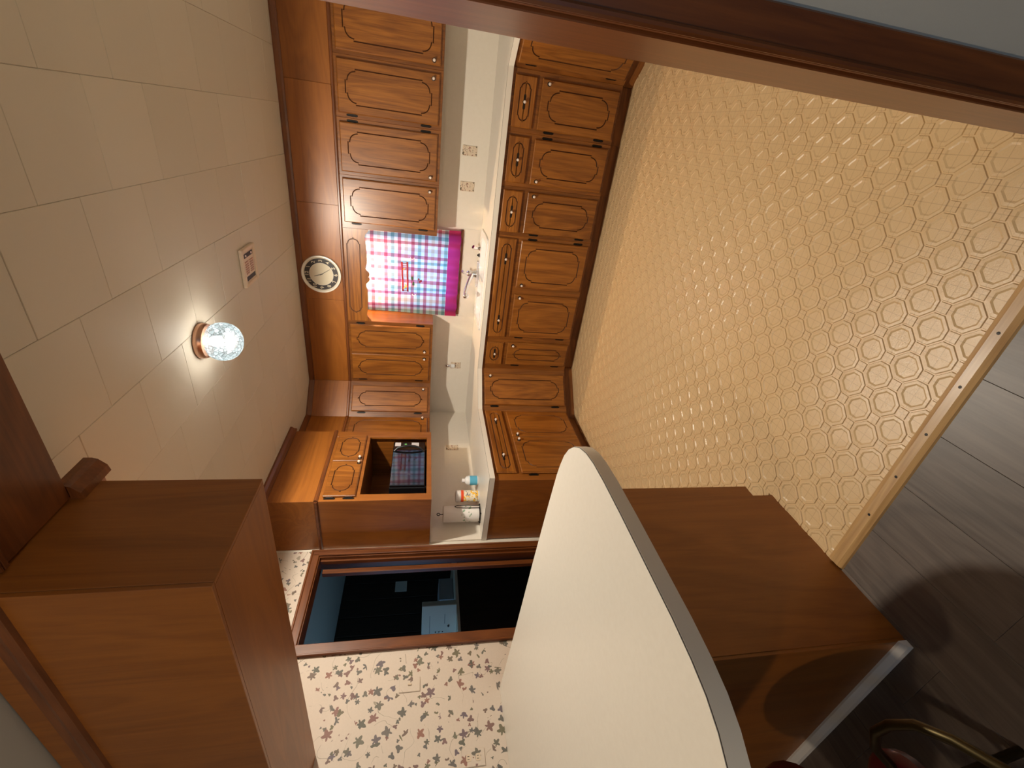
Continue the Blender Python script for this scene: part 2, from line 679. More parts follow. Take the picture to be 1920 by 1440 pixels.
# hidden ground under the cabinets is left plain
spots = [p for p in spots if not (p[0] < .56 or p[0] > 3.48 or (p[0] < .86 and p[1] > -.80) or (p[0] > 3.2 and p[1] > -.75))]
cx, cy = 2.7554, -4.1578
vis = [p for p in spots if p[0] < 2.90-(-3.13-p[1])*.156]
vis.sort(key=lambda p: (p[0]-cx)**2+(p[1]-cy)**2)
near = set(vis[:290])
for p in spots:
    if p in near:
        link('floor_tile', tile_me, fl, (p[0], p[1], 0))
    else:
        rest.add([(p[0]+a, p[1]+b, c) for a, b, c in tv], tf)
ro = rest.obj('embossed_tiles', 'vinyl_beige', fl)
ro['kind'] = 'stuff'

# --- dining floor: grey planks
fd = struct(MB().box(-.2, 5.2, -7.1, -3.33, -.04, -.008).obj('floor.001', 'seam_dark'), 'dark grey plank dining floor')
pw, y0, row = .182, -3.372, 0
x = 0.0
while x < 5.2:
    x1 = min(x+pw, 5.2)
    y = y0 + 0.0
    first = random.uniform(.3, 1.15)
    ln = first
    while y > -7.1:
        e = max(y-ln, -7.1)
        if e > -5.3 or True:
            MB().box(x+.0003, x1-.0003, e+.0003, y-.0003, -.008, .0, c=.0008).obj('plank', 'grey_plank', fd)
        y, ln = e, 1.22
    x = x1
# --- hall floor beyond the doorway
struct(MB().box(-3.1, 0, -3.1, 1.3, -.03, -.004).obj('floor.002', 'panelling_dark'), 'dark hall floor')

# --- ceiling: staggered square tiles
ce = struct(MB().box(-.12, RX+.1, -3.30, .12, ZC+.012, ZC+.06).obj('ceiling', 'ceiling_gap'), 'beige tiled kitchen ceiling')
tx, ty = .3195, .332
cols = [2.43+tx*k for k in range(-8, 6)]
for k, xa in enumerate(cols):
    xb = xa+tx
    offy = -2.37 + (ty*.5 if k % 2 else 0)
    xa_, xb_ = max(xa, 0.0), min(xb, RX)
    if xb_-xa_ < .02: continue
    j = -9
    while j < 10:
        ya, yb = offy+ty*j, offy+ty*(j+1)
        j += 1
        ya_, yb_ = max(ya, -3.16), min(yb, 0.0)
        if yb_-ya_ < .02: continue
        if (xb_ < .27 and yb_ > -1.0) or ya_ > -.3: continue
        dz = random.uniform(-.0008, .0008)
        MB().box(xa_+.0003, xb_-.0003, ya_+.0003, yb_-.0003, ZC+dz, ZC+.013, c=.0016).obj('ceiling_tile', 'ceiling_paint', ce)
struct(MB().box(-.1, 5.2, -7.2, -3.34, 2.388, 2.46).obj('ceiling.001', 'ceiling_grey'), 'grey dining room ceiling')
struct(MB().box(-3.1, -.11, -3.1, 1.3, 2.38, 2.44).obj('ceiling.002', 'hall_white'), 'pale hall ceiling')

# --- walls
DY0, DY1, DZ = -2.515, -1.872, 2.082      # doorway in the left wall
w = MB()
w.box(-.11, 0, -1.83, .12, 0, ZC+.02, 1)
w.box(-.11, 0, DY1, -1.83, 0, ZC+.02, 0)
w.box(-.11, 0, DY0, DY1, DZ, ZC+.02, 0)
w.box(-.11, 0, -7.2, DY0, 0, ZC+.02, 0)
struct(w.obj('wall_left', ['wallpaper_ivy', 'wall_cream']), 'cream wall with ivy print wallpaper')
WX0, WX1, WZ0, WZ1 = 1.235, 1.890, 1.112, 2.0   # window opening
w = MB()
w.box(-.11, WX0, 0, .12, 0, ZC+.02)
w.box(WX1, RX+.1, 0, .12, 0, ZC+.02)
w.box(WX0, WX1, 0, .12, 0, WZ0)
w.box(WX0, WX1, 0, .12, WZ1, ZC+.02)
struct(w.obj('wall_back', 'wall_cream'), 'cream window wall above the sink')
struct(MB().box(RX, RX+.1, -3.34, 0, 0, ZC+.02).obj('wall_right', 'wall_cream'), 'plain cream kitchen side wall')
# partition with the cased opening (right part) and header over it
JX, JY0, JY1 = 2.915, -3.338, -3.135
w = MB()
w.box(JX+.02, 5.2, JY0, JY1, 0, ZC+.03)
w.box(1.79, JX+.02, JY0, JY1, 2.325, ZC+.03)
struct(w.obj('wall_front', 'wall_blue_grey'), 'blue grey painted partition wall')
w = MB()
w.box(4.25, 5.2, -7.2, -7.1, 0, 2.46).box(-.1, 3.55, -7.2, -7.1, 0, 2.46).box(3.55, 4.25, -7.2, -7.1, 0, 1.15).box(3.55, 4.25, -7.2, -7.1, 2.05, 2.46)
struct(w.obj('wall_rear', 'wall_blue_grey'), 'blue grey dining room rear wall')
struct(MB().box(5.2, 5.3, -7.2, JY1, 0, 2.46).obj('wall_side', 'wall_blue_grey'), 'blue grey dining room side wall')
w = MB()
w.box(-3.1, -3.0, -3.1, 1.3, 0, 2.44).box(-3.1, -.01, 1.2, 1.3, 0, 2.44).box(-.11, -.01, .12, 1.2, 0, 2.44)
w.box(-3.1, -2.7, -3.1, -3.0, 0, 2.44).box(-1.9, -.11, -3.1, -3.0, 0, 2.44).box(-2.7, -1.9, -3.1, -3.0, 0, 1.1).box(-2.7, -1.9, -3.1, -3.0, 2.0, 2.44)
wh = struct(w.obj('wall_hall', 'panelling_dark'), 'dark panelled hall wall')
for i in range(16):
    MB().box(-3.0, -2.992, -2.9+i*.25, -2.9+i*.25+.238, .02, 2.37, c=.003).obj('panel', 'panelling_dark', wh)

# --- window
win = struct(thing('window_1', 'small window over the sink behind a curtain', 'window', (0, 0, 0)))
del win['category']
f = MB()
for a in ((WX0, WX0+.04, WZ0, WZ1), (WX1-.04, WX1, WZ0, WZ1), (WX0+.04, WX1-.04, WZ0, WZ0+.025), (WX0+.04, WX1-.04, WZ1-.045, WZ1), (WX0+.04, WX1-.04, 1.55, 1.585)):
    f.box(a[0], a[1], .03, .08, a[2], a[3], c=.004)
f.obj('window_frame', 'white_paint', win)
MB().box(WX0+.035, WX1-.035, .052, .057, WZ0+.04, 1.553).obj('pane', 'glass_pane', win)
MB().box(WX0+.035, WX1-.035, .052, .057, 1.58, WZ1-.04).obj('pane', 'glass_pane', win)
MB().box(1.165, 1.965, -.028, .03, WZ0-.040, WZ0-.016, c=.004).obj('window_sill', 'casing_wood_x', win)
MB().box(WX0-.05, WX0, -.014, 0, WZ0-.016, 2.05, c=.003).obj('casing', 'casing_wood', win)
MB().box(WX1, WX1+.05, -.014, 0, WZ0-.016, 2.05, c=.003).obj('casing', 'casing_wood', win)

# --- doorway woodwork
door = struct(thing('door_1', 'dark stained doorway frame with an open door', 'door', (0, 0, 0)))
del door['category']


# casing boards: flat board with a raised outer bead
def casing_v(mb, ya, yb, z0, z1, outer_low):
    mb.box(0, .016, ya, yb, z0, z1, c=.004)
    b = (ya, ya+.014) if outer_low else (yb-.014, yb)
    mb.box(.014, .024, b[0], b[1], z0, z1, c=.004)


f = MB(); casing_v(f, DY0-.068, DY0+.006, 0, DZ+.05, True); f.obj('casing', 'casing_wood', door)
f = MB(); casing_v(f, DY1-.006, DY1+.040, 0, DZ+.05, False); f.obj('casing', 'casing_wood', door)
f = MB(); f.box(0, .016, DY0-.006, DY1+.006, DZ-.006, DZ+.05, c=.004); f.box(.014, .024, DY0-.05, DY1+.035, DZ+.036, DZ+.05, c=.004)
f.obj('casing', 'casing_wood_y', door)
MB().box(-.13, 0, DY1-.012, DY1, 0, DZ, c=.002).obj('jamb', 'casing_wood', door)
MB().box(-.13, 0, DY0, DY0+.012, 0, DZ, c=.002).obj('jamb', 'casing_wood', door)
MB().box(-.13, 0, DY0+.012, DY1-.012, DZ-.012, DZ, c=.002).obj('jamb', 'casing_wood_y', door)
MB().box(-.062, -.028, DY1-.026, DY1-.012, 0, DZ-.012, c=.002).obj('door_stop', 'casing_wood', door)
MB().box(-.125, -.085, DY1-.082, DY1-.046, .012, DZ-.03, c=.003).obj('door_leaf', 'casing_wood', door)
# --- cased opening woodwork
t = struct(thing('trim_1', 'dark stained woodwork of the wide opening', 'trim', (0, 0, 0)))
del t['category']
MB().box(JX-.002, JX+.02, JY0-.002, JY1+.004, 0, 2.322, c=.002).obj('jamb', 'casing_wood', t)
MB().box(1.785, JX, JY0-.002, JY1+.004, 2.300, 2.325, c=.002).obj('header_board', 'casing_wood_x', t)
f = MB(); f.box(JX+.004, JX+.068, JY0-.018, JY0-.002, 0, 2.388, c=.003); f.box(JX+.004, JX+.017, JY0-.027, JY0-.016, 0, 2.31, c=.004)
f.obj('casing', 'casing_wood', t)
f = MB(); f.box(1.785, JX+.004, JY0-.018, JY0-.002, 2.290, 2.376, c=.003); f.box(1.785, JX+.004, JY0-.027, JY0-.016, 2.290, 2.305, c=.004)
f.obj('casing', 'casing_wood_x', t)
# --- threshold strip
th = struct(thing('trim_2', 'pale oak threshold strip between vinyl and planks', 'trim', (0, 0, 0)))
del th['category']
MB().prism([(-3.376, 0), (-3.318, 0), (-3.322, .006), (-3.335, .010), (-3.358, .010), (-3.372, .005)], 1.632, JX, YZ).obj('strip', 'threshold_oak', th)
for sx in (1.86, 2.016, 2.172, 2.327, 2.482, 2.64, 2.80):
    MB().lathe([(.0001, .0108), (.0042, .0106), (.0045, .0095)], 10, (sx, -3.349, 0)).obj('screw', 'iron_dark', th)

# ================================================================== WORKTOPS
ct = thing('worktop', 'white laminate corner worktop running under the window with sink cut-out', 'worktop')
outer = [(0.002, -1.792), (CW, -1.792), (CW, -.896), (.896, -CW), (3.149, -CW), (3.411, -.896), (3.411, -1.75), (RX-.002, -1.75), (RX-.002, -.002), (0.002, -.002)]
hole = [(1.235, -.515), (1.985, -.515), (1.985, -.085), (1.235, -.085)]
MB().prism(outer, .8765, ZW, XY, holes=[hole]).obj('top', 'laminate', ct)


def edge_strip(mb, pts, z0, z1, off, th):
    """band along an open polyline (outside is on the right of travel)"""
    n = len(pts)
    nor = []
    for i in range(n-1):
        d = (Vector(pts[i+1])-Vector(pts[i])).normalized()
        nor.append(Vector((d.y, -d.x)))

    def offs(i, o):
        p = Vector(pts[i])
        if i == 0: return p+nor[0]*o
        if i == n-1: return p+nor[-1]*o
        b = (nor[i-1]+nor[i])
        b = b/b.length_squared*2
        return p+b*o
    ring = [offs(i, off) for i in range(n)]+[offs(i, off+th) for i in reversed(range(n))]
    mb.prism([tuple(p) for p in ring], z0, z1, XY)
    return mb


path = outer[0:8]
# travelling from the left end round to the right end the outside is on the right hand
edge_strip(MB(), path, .8745, .9115, .0004, .0016).obj('edge_band', 'laminate_edge', ct)
edge_strip(MB(), path, .9115, .9128, .0002, .0012).obj('seam', 'seam_dark', ct)

# splash panels
sp_ = tag(MB().box(.013, 1.145, -.012, -.001, ZW+.0005, 1.318).obj('splashback', 'splash_white'), 'white splash panel on the window wall between corner and window', 'splashback')
f = MB().box(1.975, RX-.015, -.012, -.001, ZW+.0005, 1.318)
tag(f.obj('splashback', 'splash_white'), 'white splash panel on the window wall with two printed outlets', 'splashback')
tag(MB().box(1.1455, 1.9745, -.012, -.001, ZW+.0005, 1.073).obj('splashback', 'splash_white'), 'low white splash panel under the window sill behind the tap', 'splashback')
tag(MB().box(.001, .012, -1.79, -.001, ZW+.0005, 1.305).obj('splashback', 'splash_white'), 'white splash panel under the microwave cabinet', 'splashback')

# ================================================================== CABINETS
def arc_pts(cx, cz, r, a0, a1, n):
    return [(cx+r*math.cos(a0+(a1-a0)*i/n), cz+r*math.sin(a0+(a1-a0)*i/n)) for i in range(n+1)]


def groove_curve(x0, x1, z0, z1, mg, r, e, tip=False):
    """routed provincial outline; returns points and indices of the four corner middles"""
    gx0, gx1, gz0, gz1 = x0+mg, x1-mg, z0+mg, z1-mg
    r = min(r, (gx1-gx0)*.46, (gz1-gz0)*.46)
    P, cm = [], []
    n = 6
    for k, (cx, cz, a) in enumerate(((gx1-r, gz1-r, 0), (gx0+r, gz1-r, 90), (gx0+r, gz0+r, 180), (gx1-r, gz0+r, 270))):
        a0 = R(a)
        c, s = math.cos(a0), math.sin(a0)
        P.append((cx+r*c, cz+r*s))
        b = len(P)
        P += arc_pts(cx, cz, r-e, a0, a0+math.pi/2, n)
        cm.append(b+n//2)
        c, s = math.cos(a0+math.pi/2), math.sin(a0+math.pi/2)
        P.append((cx+r*c, cz+r*s))
    return P, cm


def door_mesh(mb, x0, x1, z0, z1, yb, th=.019, mg=.052, r=.070, e=.013, gw=.0080):
    """slab whose back sits at yb; front (towards -y) has a moulded edge and a routed groove. mat 0 wood, 1 groove"""
    yf = yb-th
    P, cm = groove_curve(x0, x1, z0, z1, mg, r, e)
    n = len(P)
    ins = .007
    C = [(x1-ins, z1-ins), (x0+ins, z1-ins), (x0+ins, z0+ins), (x1-ins, z0+ins)]
    Q = [None]*n
    for k in range(4):
        a, b = cm[k], cm[(k+1) % 4]
        if b <= a: b += n
        # arc length share along the groove so quads do not twist
        ds = [0]
        for i in range(a, b):
            p, q = P[i % n], P[(i+1) % n]
            ds.append(ds[-1]+math.hypot(p[0]-q[0], p[1]-q[1]))
        for i in range(a, b+1):
            t_ = ds[i-a]/ds[-1]
            c0, c1 = C[k], C[(k+1) % 4]
            Q[i % n] = (c0[0]+(c1[0]-c0[0])*t_, c0[1]+(c1[1]-c0[1])*t_)
    cxm, czm = (x0+x1)/2, (z0+z1)/2

    def inset(p, i, d):
        a, b = P[(i-1) % n], P[(i+1) % n]
        tx_, tz_ = b[0]-a[0], b[1]-a[1]
        l = math.hypot(tx_, tz_) or 1
        nx, nz = -tz_/l, tx_/l
        if nx*(cxm-p[0])+nz*(czm-p[1]) < 0: nx, nz = -nx, -nz
        return (p[0]+nx*d, p[1]+nz*d)
    A = [(q[0], yf, q[1]) for q in Q]
    B = [(p[0], yf, p[1]) for p in P]
    Cc = [(*(lambda t: (t[0], yf+.006, t[1]))(inset(p, i, gw*.5)),) for i, p in enumerate(P)]
    D = [(*(lambda t: (t[0], yf, t[1]))(inset(p, i, gw)),) for i, p in enumerate(P)]
    vs = A+B+Cc+D
    wood_f, gr_f = [], []
    for i in range(n):
        j = (i+1) % n
        wood_f.append((i, j, n+j, n+i))
        gr_f.append((n+i, n+j, 2*n+j, 2*n+i))
        gr_f.append((2*n+i, 2*n+j, 3*n+j, 3*n+i))
    wood_f.append(tuple(3*n+i for i in range(n)))
    mb.add(vs, wood_f, 0)
    mb.add(vs, gr_f, 1)
    # moulded edge: front inset rectangle -> step -> full size at the back
    rings = [(ins, yf), (.0055, yf+.0035), (.0025, yf+.0055), (0, yf+.0085), (0, yf+.0115), (.006, yf+.0125), (.006, yb)]
    ev = []
    for d, y in rings:
        ev += [(x1-d, y, z1-d), (x0+d, y, z1-d), (x0+d, y, z0+d), (x1-d, y, z0+d)]
    ef = []
    for k in range(len(rings)-1):
        for i in range(4):
            j = (i+1) % 4
            ef.append((k*4+i, k*4+j, k*4+4+j, k*4+4+i))
    b = (len(rings)-1)*4
    ef.append((b, b+1, b+2, b+3))
    mb.add(ev, ef, 0)
    return mb


KNOB = [(.0001, .026), (.006, .0255), (.0095, .022), (.0105, .0175), (.009, .013), (.0055, .009), (.005, 0)]


def knob(parent, x, z, y, wing=False):
    MB().lathe(KNOB, 12, (x, y, z), '-y').obj('knob', 'porcelain', parent, smooth=40)
    if wing:
        pl = []
        for i in range(28):
            a = 2*math.pi*i/28
            rr = .016+.030*abs(math.cos(a))**5
            pl.append((x+rr*math.cos(a), z+rr*.62*math.sin(a)*(1+.25*math.cos(4*a))))
        MB().prism(pl, y-.0018, y, XZ).obj('backplate', 'antique_dark', parent)
    else:
        MB().lathe([(.0001, .0022), (.011, .002), (.0145, .0008), (.0145, 0)], 14, (x, y, z), '-y').obj('backplate', 'antique_dark', parent)


def hinge(parent, x, z, yf, toward, horizontal=False):
    # leaf on the frame stile beside the door edge, with its barrel
    m_ = MB()
    a, b = (x-.017, x-.001) if toward < 0 else (x+.001, x+.017)
    m_.box(a, b, yf-.003, yf, z-.032, z+.032, c=.0012)
    m_.box(a+.003, b-.003, yf-.0035, yf, z-.038, z+.038, c=.001)
    bx = x-.002 if toward < 0 else x+.002
    m_.lathe([(.0001, .024), (.0035, .024), (.0035, -.024), (.0001, -.024)], 8, (bx, yf-.006, z))
    m_.obj('hinge', 'iron_dark', parent)


def cabinet(name, label, cat, loc, rotz, w_, depth, z0, z1, doors=(), drawers=(), toe=None, opening=None, group=None, body='oak_frame'):
    """local x runs along the face (left to right), -y is out of the face"""
    t_ = thing(name, label, cat, (loc[0], loc[1], 0), rotz, group)
    b_ = MB()
    if opening:
        ox0, ox1, oz0, oz1 = opening
        st = .018
        b_.box(0, ox0, 0, .02, z0, z1, c=.001).box(ox1, w_, 0, .02, z0, z1, c=.001).box(ox0, ox1, 0, .02, z0, oz0, c=.001).box(ox0, ox1, 0, .02, oz1, z1, c=.001)
        b_.box(0, st, .02, depth, z0, z1, 0).box(w_-st, w_, .02, depth, z0, z1, 0)
        b_.box(st, w_-st, .02, depth, z1-st, z1, 0)
        b_.obj('body', body, t_)
        MB().box(st, w_-st, depth-.008, depth, z0, z1-st).obj('back_panel', 'oak_frame', t_)
        MB().box(st, w_-st, .02, depth-.008, oz0-.02, oz0).obj('shelf', 'oak_frame', t_)
        MB().box(st, w_-st, .02, depth-.008, oz1, oz1+.016).obj('shelf', 'oak_frame', t_)
        MB().box(st, st+.003, .02, depth-.008, oz0, oz1).obj('side_lining', 'oak_frame', t_)
        MB().box(w_-st-.003, w_-st, .02, depth-.008, oz0, oz1).obj('side_lining', 'oak_frame', t_)
    elif name == 'sink_cabinet':
        b_.box(0, w_, 0, .02, z0, z1, c=.0012).box(0, .018, .02, depth, z0, z1).box(w_-.018, w_, .02, depth, z0, z1).box(.018, w_-.018, .02, depth, z0, z0+.018)
        b_.obj('body', body, t_)
    else:
        b_.box(0, w_, 0, depth, z0, z1, c=.0012)
        b_.obj('body', body, t_)
    if toe is not None:
        MB().box(0.0, w_, toe, depth, 0.0, z0).obj('toe_kick', 'toe_wood', t_)
    for d_ in doors:
        x0, x1, a, b, hs, kn = d_[:6]
        kw = d_[6] if len(d_) > 6 else {}
        dm = door_mesh(MB(), x0, x1, a, b, -.001, **kw).obj('door', ['oak_door', 'groove_dark'], t_)
        if hs:
            hx = x0 if hs < 0 else x1
            hz = (a+.09, b-.09) if b-a > .3 else (a+.045, b-.045)
            for z in hz: hinge(dm, hx, z, 0, hs)
        if kn: knob(dm, kn[0], kn[1], -.020)
    for d_ in drawers:
        x0, x1, a, b, ks = d_
        dm = door_mesh(MB(), x0, x1, a, b, -.001, mg=.034, r=.042, e=.007).obj('drawer_front', ['oak_drawer', 'groove_dark'], t_)
        for kx in ks: knob(dm, kx, (a+b)/2, -.020, True)
    return t_


BF = -.610          # base face plane (window run)
ZB = .092           # bottom of base frames
ZT = .8745          # top of base cabinets
DZ0, DZ1, WZ_0, WZ_1 = .108, .666, .702, .852
bd = .600


def base_win(name, label, xa, xb, doors, drawers, group=None):
    return cabinet(name, label, 'cabinet', (xa, BF), 0, xb-xa-.0006, bd, ZB, ZT,
                   [(a-xa, b-xa, DZ0, DZ1, h, (k-xa, .620)) for a, b, h, k in doors],
                   [(a-xa, b-xa, WZ_0, WZ_1, [q-xa for q in ks]) for a, b, ks in drawers], toe=.075)


base_win('base_cabinet', 'oak base cabinet with drawer and door, third from sink cabinet towards dark opening post', 2.780, 3.149,
         [(2.807, 3.112, -1, 3.084)], [(2.807, 3.114, [2.961])])
base_win('base_cabinet', 'oak base cabinet with drawer and door, second from sink cabinet towards dark opening post', 2.427, 2.780,
         [(2.453, 2.753, 1, 2.478)], [(2.453, 2.757, [2.606])])
base_win('base_cabinet', 'oak base cabinet with drawer and door, first beside sink cabinet towards dark opening post', 2.073, 2.427,
         [(2.100, 2.399, -1, 2.374)], [(2.099, 2.401, [2.250])])
base_win('sink_cabinet', 'oak sink cabinet with two doors under one long false drawer', 1.185, 2.073,
         [(1.662, 2.046, 1, 1.688), (1.218, 1.606, -1, 1.580)], [(1.212, 2.053, [1.893, 1.373])])
base_win('base_cabinet', 'narrow oak base cabinet with small drawer, between sink cabinet and diagonal corner', .892, 1.185,
         [(.944, 1.162, -1, 1.137)], [(.942, 1.159, [1.053])])
# diagonal corner base, left: face from (.610,-.892) to (.892,-.610)
q2 = math.sqrt(.5)
dl = math.hypot(.282, .282)


def diag_body(name, label, p0, ang, poly, z0, z1, door, hs, kx, kz, toe_poly=None):
    t_ = thing(name, label, 'cabinet', (p0[0], p0[1], 0), ang)
    c, s = math.cos(-ang), math.sin(-ang)
    loc = lambda P: [((x-p0[0])*c-(y-p0[1])*s, (x-p0[0])*s+(y-p0[1])*c) for x, y in P]
    MB().prism(loc(poly), z0, z1, XY).obj('body', 'oak_frame', t_)
    if toe_poly: MB().prism(loc(toe_poly), 0, z0, XY).obj('toe_kick', 'toe_wood', t_)
    x0, x1, a, b = door
    dm = door_mesh(MB(), x0, x1, a, b, -.001).obj('door', ['oak_door', 'groove_dark'], t_)
    hx = x0 if hs < 0 else x1
    for z in (a+.09, b-.09): hinge(dm, hx, z, 0, hs)
    knob(dm, kx, kz, -.020)
    return t_


diag_body('corner_base_cabinet', 'diagonal oak corner base cabinet with one full height door, beside the narrow drawer unit', (.610, -.8918), R(45),
          [(.610, -.8918), (.8918, -.610), (.8918, -.01), (.012, -.01), (.012, -.8918)], ZB, ZT, (.055, dl-.052, DZ0, .852), -1, dl-.080, .800,
          [(.55, -.8918), (.8918, -.55), (.8918, -.01), (.012, -.01), (.012, -.8918)])
diag_body('corner_base_cabinet', 'diagonal oak corner base cabinet partly hidden by the dark opening post', (3.1492, -.610), R(-45),
          [(3.1492, -.610), (3.435, -.8958), (RX-.012, -.8958), (RX-.012, -.01), (3.1492, -.01)], ZB, ZT, (.042, .404-.055, DZ0, .852), -1, .404-.085, .800,
          [(3.1492, -.55), (3.495, -.8958), (RX-.012, -.8958), (RX-.012, -.01), (3.1492, -.01)])
# left run base
cabinet('base_cabinet', 'oak base cabinet with one wide drawer over two doors, below the microwave', 'cabinet', (.610, -1.788), R(90), .8956, .598, ZB, ZT,
        [(.061, .493, DZ0, DZ1, -1, (.448, .620)), (.500, .868, DZ0, DZ1, 1, (.516, .620))],
        [(.066, .882, WZ_0, WZ_1, [.244, .715])], toe=.062, body='oak_panel')
# right run base
cabinet('base_cabinet', 'oak base cabinet with wide drawer and two doors hidden behind the opening post', 'cabinet', (3.435, -.8965), R(-90), .85, .598, ZB, ZT,
        [(.03, .41, DZ0, DZ1, -1, (.385, .62)), (.44, .82, DZ0, DZ1, 1, (.465, .62))], [(.03, .82, WZ_0, WZ_1, [.22, .63])], toe=.062)

# ---- uppers on the window wall
UZ0, UZ1 = 1.318, 2.072
UD0, UD1 = 1.341, 2.041
ud = -UF-.002


def upper_win(name, label, xa, xb, doors):
    return cabinet(name, label, 'cabinet', (xa, UF), 0, xb-xa-.0006, ud, UZ0, UZ1,
                   [(a-xa, b-xa, UD0, UD1, h, (k-xa, 1.387)) for a, b, h, k in doors])


upper_win('wall_cabinet', 'oak wall cabinet with one door, cut off by the dark opening post', 3.086, 3.50, [(3.108, 3.445, 1, 3.136)])
upper_win('wall_cabinet', 'oak wall cabinet with one door, third from the window towards the dark opening post', 2.714, 3.086, [(2.741, 3.064, -1, 3.030)])
upper_win('wall_cabinet', 'oak wall cabinet with one door, second from the window towards the dark opening post', 2.338, 2.714, [(2.361, 2.687, 1, 2.390)])
upper_win('wall_cabinet', 'oak wall cabinet with one door, first beside the window towards the dark opening post', 1.947, 2.338, [(1.995, 2.316, -1, 2.285)])
upper_win('wall_cabinet', 'oak wall cabinet with two doors, between window and diagonal corner', .5372, 1.158, [(.856, 1.128, 1, .888), (.573, .838, -1, .812)])
du = math.hypot(.5372-.293, -.3014+.5456)
diag_body('corner_wall_cabinet', 'diagonal oak corner wall cabinet with one tall door', (.293, -.5456), R(45),
          [(.293, -.5456), (.5372, -.3014), (.5372, -.003), (.003, -.003), (.003, -.5456)], UZ0, UZ1, (.050, du-.045, UD0, UD1), -1, du-.072, 1.387)
cabinet('wall_cabinet', 'slim oak wall cabinet tucked between corner and microwave cabinet', 'cabinet', (.293, -1.0185), R(90), .472, .290, UZ0, UZ1,
        [(.04, .448, UD0, UD1, -1, (.42, 1.387))])
# microwave cabinet
XM = .466
cabinet('microwave_cabinet', 'deep oak wall cabinet with open microwave bay under two small doors', 'cabinet', (XM, -1.814), R(90), .795, XM-.003, 1.312, 2.075,
        [(.033, .396, 1.826, 2.040, -1, (.372, 1.846), dict(mg=.036, r=.075, e=.010)), (.404, .730, 1.826, 2.040, 1, (.428, 1.846), dict(mg=.036, r=.075, e=.010))],
        opening=(.062, .722, 1.347, 1.800), body='oak_panel')

# ---- soffits (panels of stained ply) with ceiling and lower mouldings
so = struct(MB().box(.5372, RX-.01, UF+.004, -.002, UZ1+.006, ZC-.001).obj('trim_3', 'oak_frame'), 'stained wood soffit above the window wall cabinets')
for a, b in ((.5372, 1.335), (1.337, 2.109), (2.111, 2.90), (2.902, 3.69)):
    MB().box(a, b, UF, UF+.005, UZ1+.006, ZC-.002, c=.0012).obj('panel', 'oak_panel_h', so)
MB().prism([(UF-.022, ZC-.001), (UF-.022, ZC-.012), (UF-.012, ZC-.030), (UF-.010, ZC-.044), (UF, ZC-.044), (UF, ZC-.001)], .5300, 3.70, YZ).obj('ceiling_moulding', 'trim_wood', so)
MB().prism([(UF-.013, UZ1+.006), (UF-.013, UZ1-.004), (UF-.006, UZ1-.012), (UF, UZ1-.012), (UF, UZ1+.012), (UF-.006, UZ1+.012)], .5330, 3.70, YZ).obj('lower_moulding', 'trim_wood', so)
# diagonal soffit
so2 = struct(thing('trim_4', 'short diagonal soffit above the corner wall cabinet', 'trim', (.293, -.5456, 0), R(45)))
del so2['category']
MB().box(0, du, 0, .02, UZ1+.006, ZC-.001, c=.001).obj('panel', 'oak_panel_h', so2)
MB().prism([(-.022, ZC-.001), (-.022, ZC-.012), (-.012, ZC-.030), (-.010, ZC-.044), (0, ZC-.044), (0, ZC-.001)], -.006, du+.006, YZ).obj('ceiling_moulding', 'trim_wood', so2)
MB().prism([(-.013, UZ1+.006), (-.013, UZ1-.004), (-.006, UZ1-.012), (0, UZ1-.012), (0, UZ1+.012), (-.006, UZ1+.012)], -.004, du+.004, YZ).obj('lower_moulding', 'trim_wood', so2)
# left soffit
so3 = struct(thing('trim_5', 'stained wood soffit above the slim wall cabinet', 'trim', (.293, -1.0185, 0), R(90)))
del so3['category']
MB().box(0, .473, 0, .02, UZ1+.006, ZC-.001, c=.001).obj('panel', 'oak_panel_h', so3)
MB().prism([(-.022, ZC-.001), (-.022, ZC-.012), (-.012, ZC-.030), (-.010, ZC-.044), (0, ZC-.044), (0, ZC-.001)], 0, .48, YZ).obj('ceiling_moulding', 'trim_wood', so3)
MB().prism([(-.013, UZ1+.006), (-.013, UZ1-.004), (-.006, UZ1-.012), (0, UZ1-.012), (0, UZ1+.012), (-.006, UZ1+.012)], 0, .478, YZ).obj('lower_moulding', 'trim_wood', so3)
# microwave soffit
so4 = struct(thing('trim_6', 'deep stained soffit above the microwave cabinet', 'trim', (XM, -1.814, 0), R(90)))
del so4['category']
MB().box(0, .795, 0, XM-.003, 2.081, ZC-.001, c=.0012).obj('panel', 'oak_panel_h', so4)
MB().prism([(-.030, ZC-.001), (-.030, ZC-.014), (-.018, ZC-.030), (-.014, ZC-.050), (0, ZC-.050), (0, ZC-.001)], -.0, .812, YZ).obj('ceiling_moulding', 'trim_wood', so4)
MB().prism([(-.014, 2.084), (-.014, 2.072), (-.006, 2.063), (0, 2.063), (0, 2.090), (-.006, 2.090)], -.002, .797, YZ).obj('lower_moulding', 'trim_wood', so4)
MB().prism([(-.010, 2.084), (-.010, 2.070), (0, 2.063), (0, 2.090)], .003, XM-.004, lambda u, v, a: (u, a, v)).obj('lower_moulding', 'trim_wood', so4)

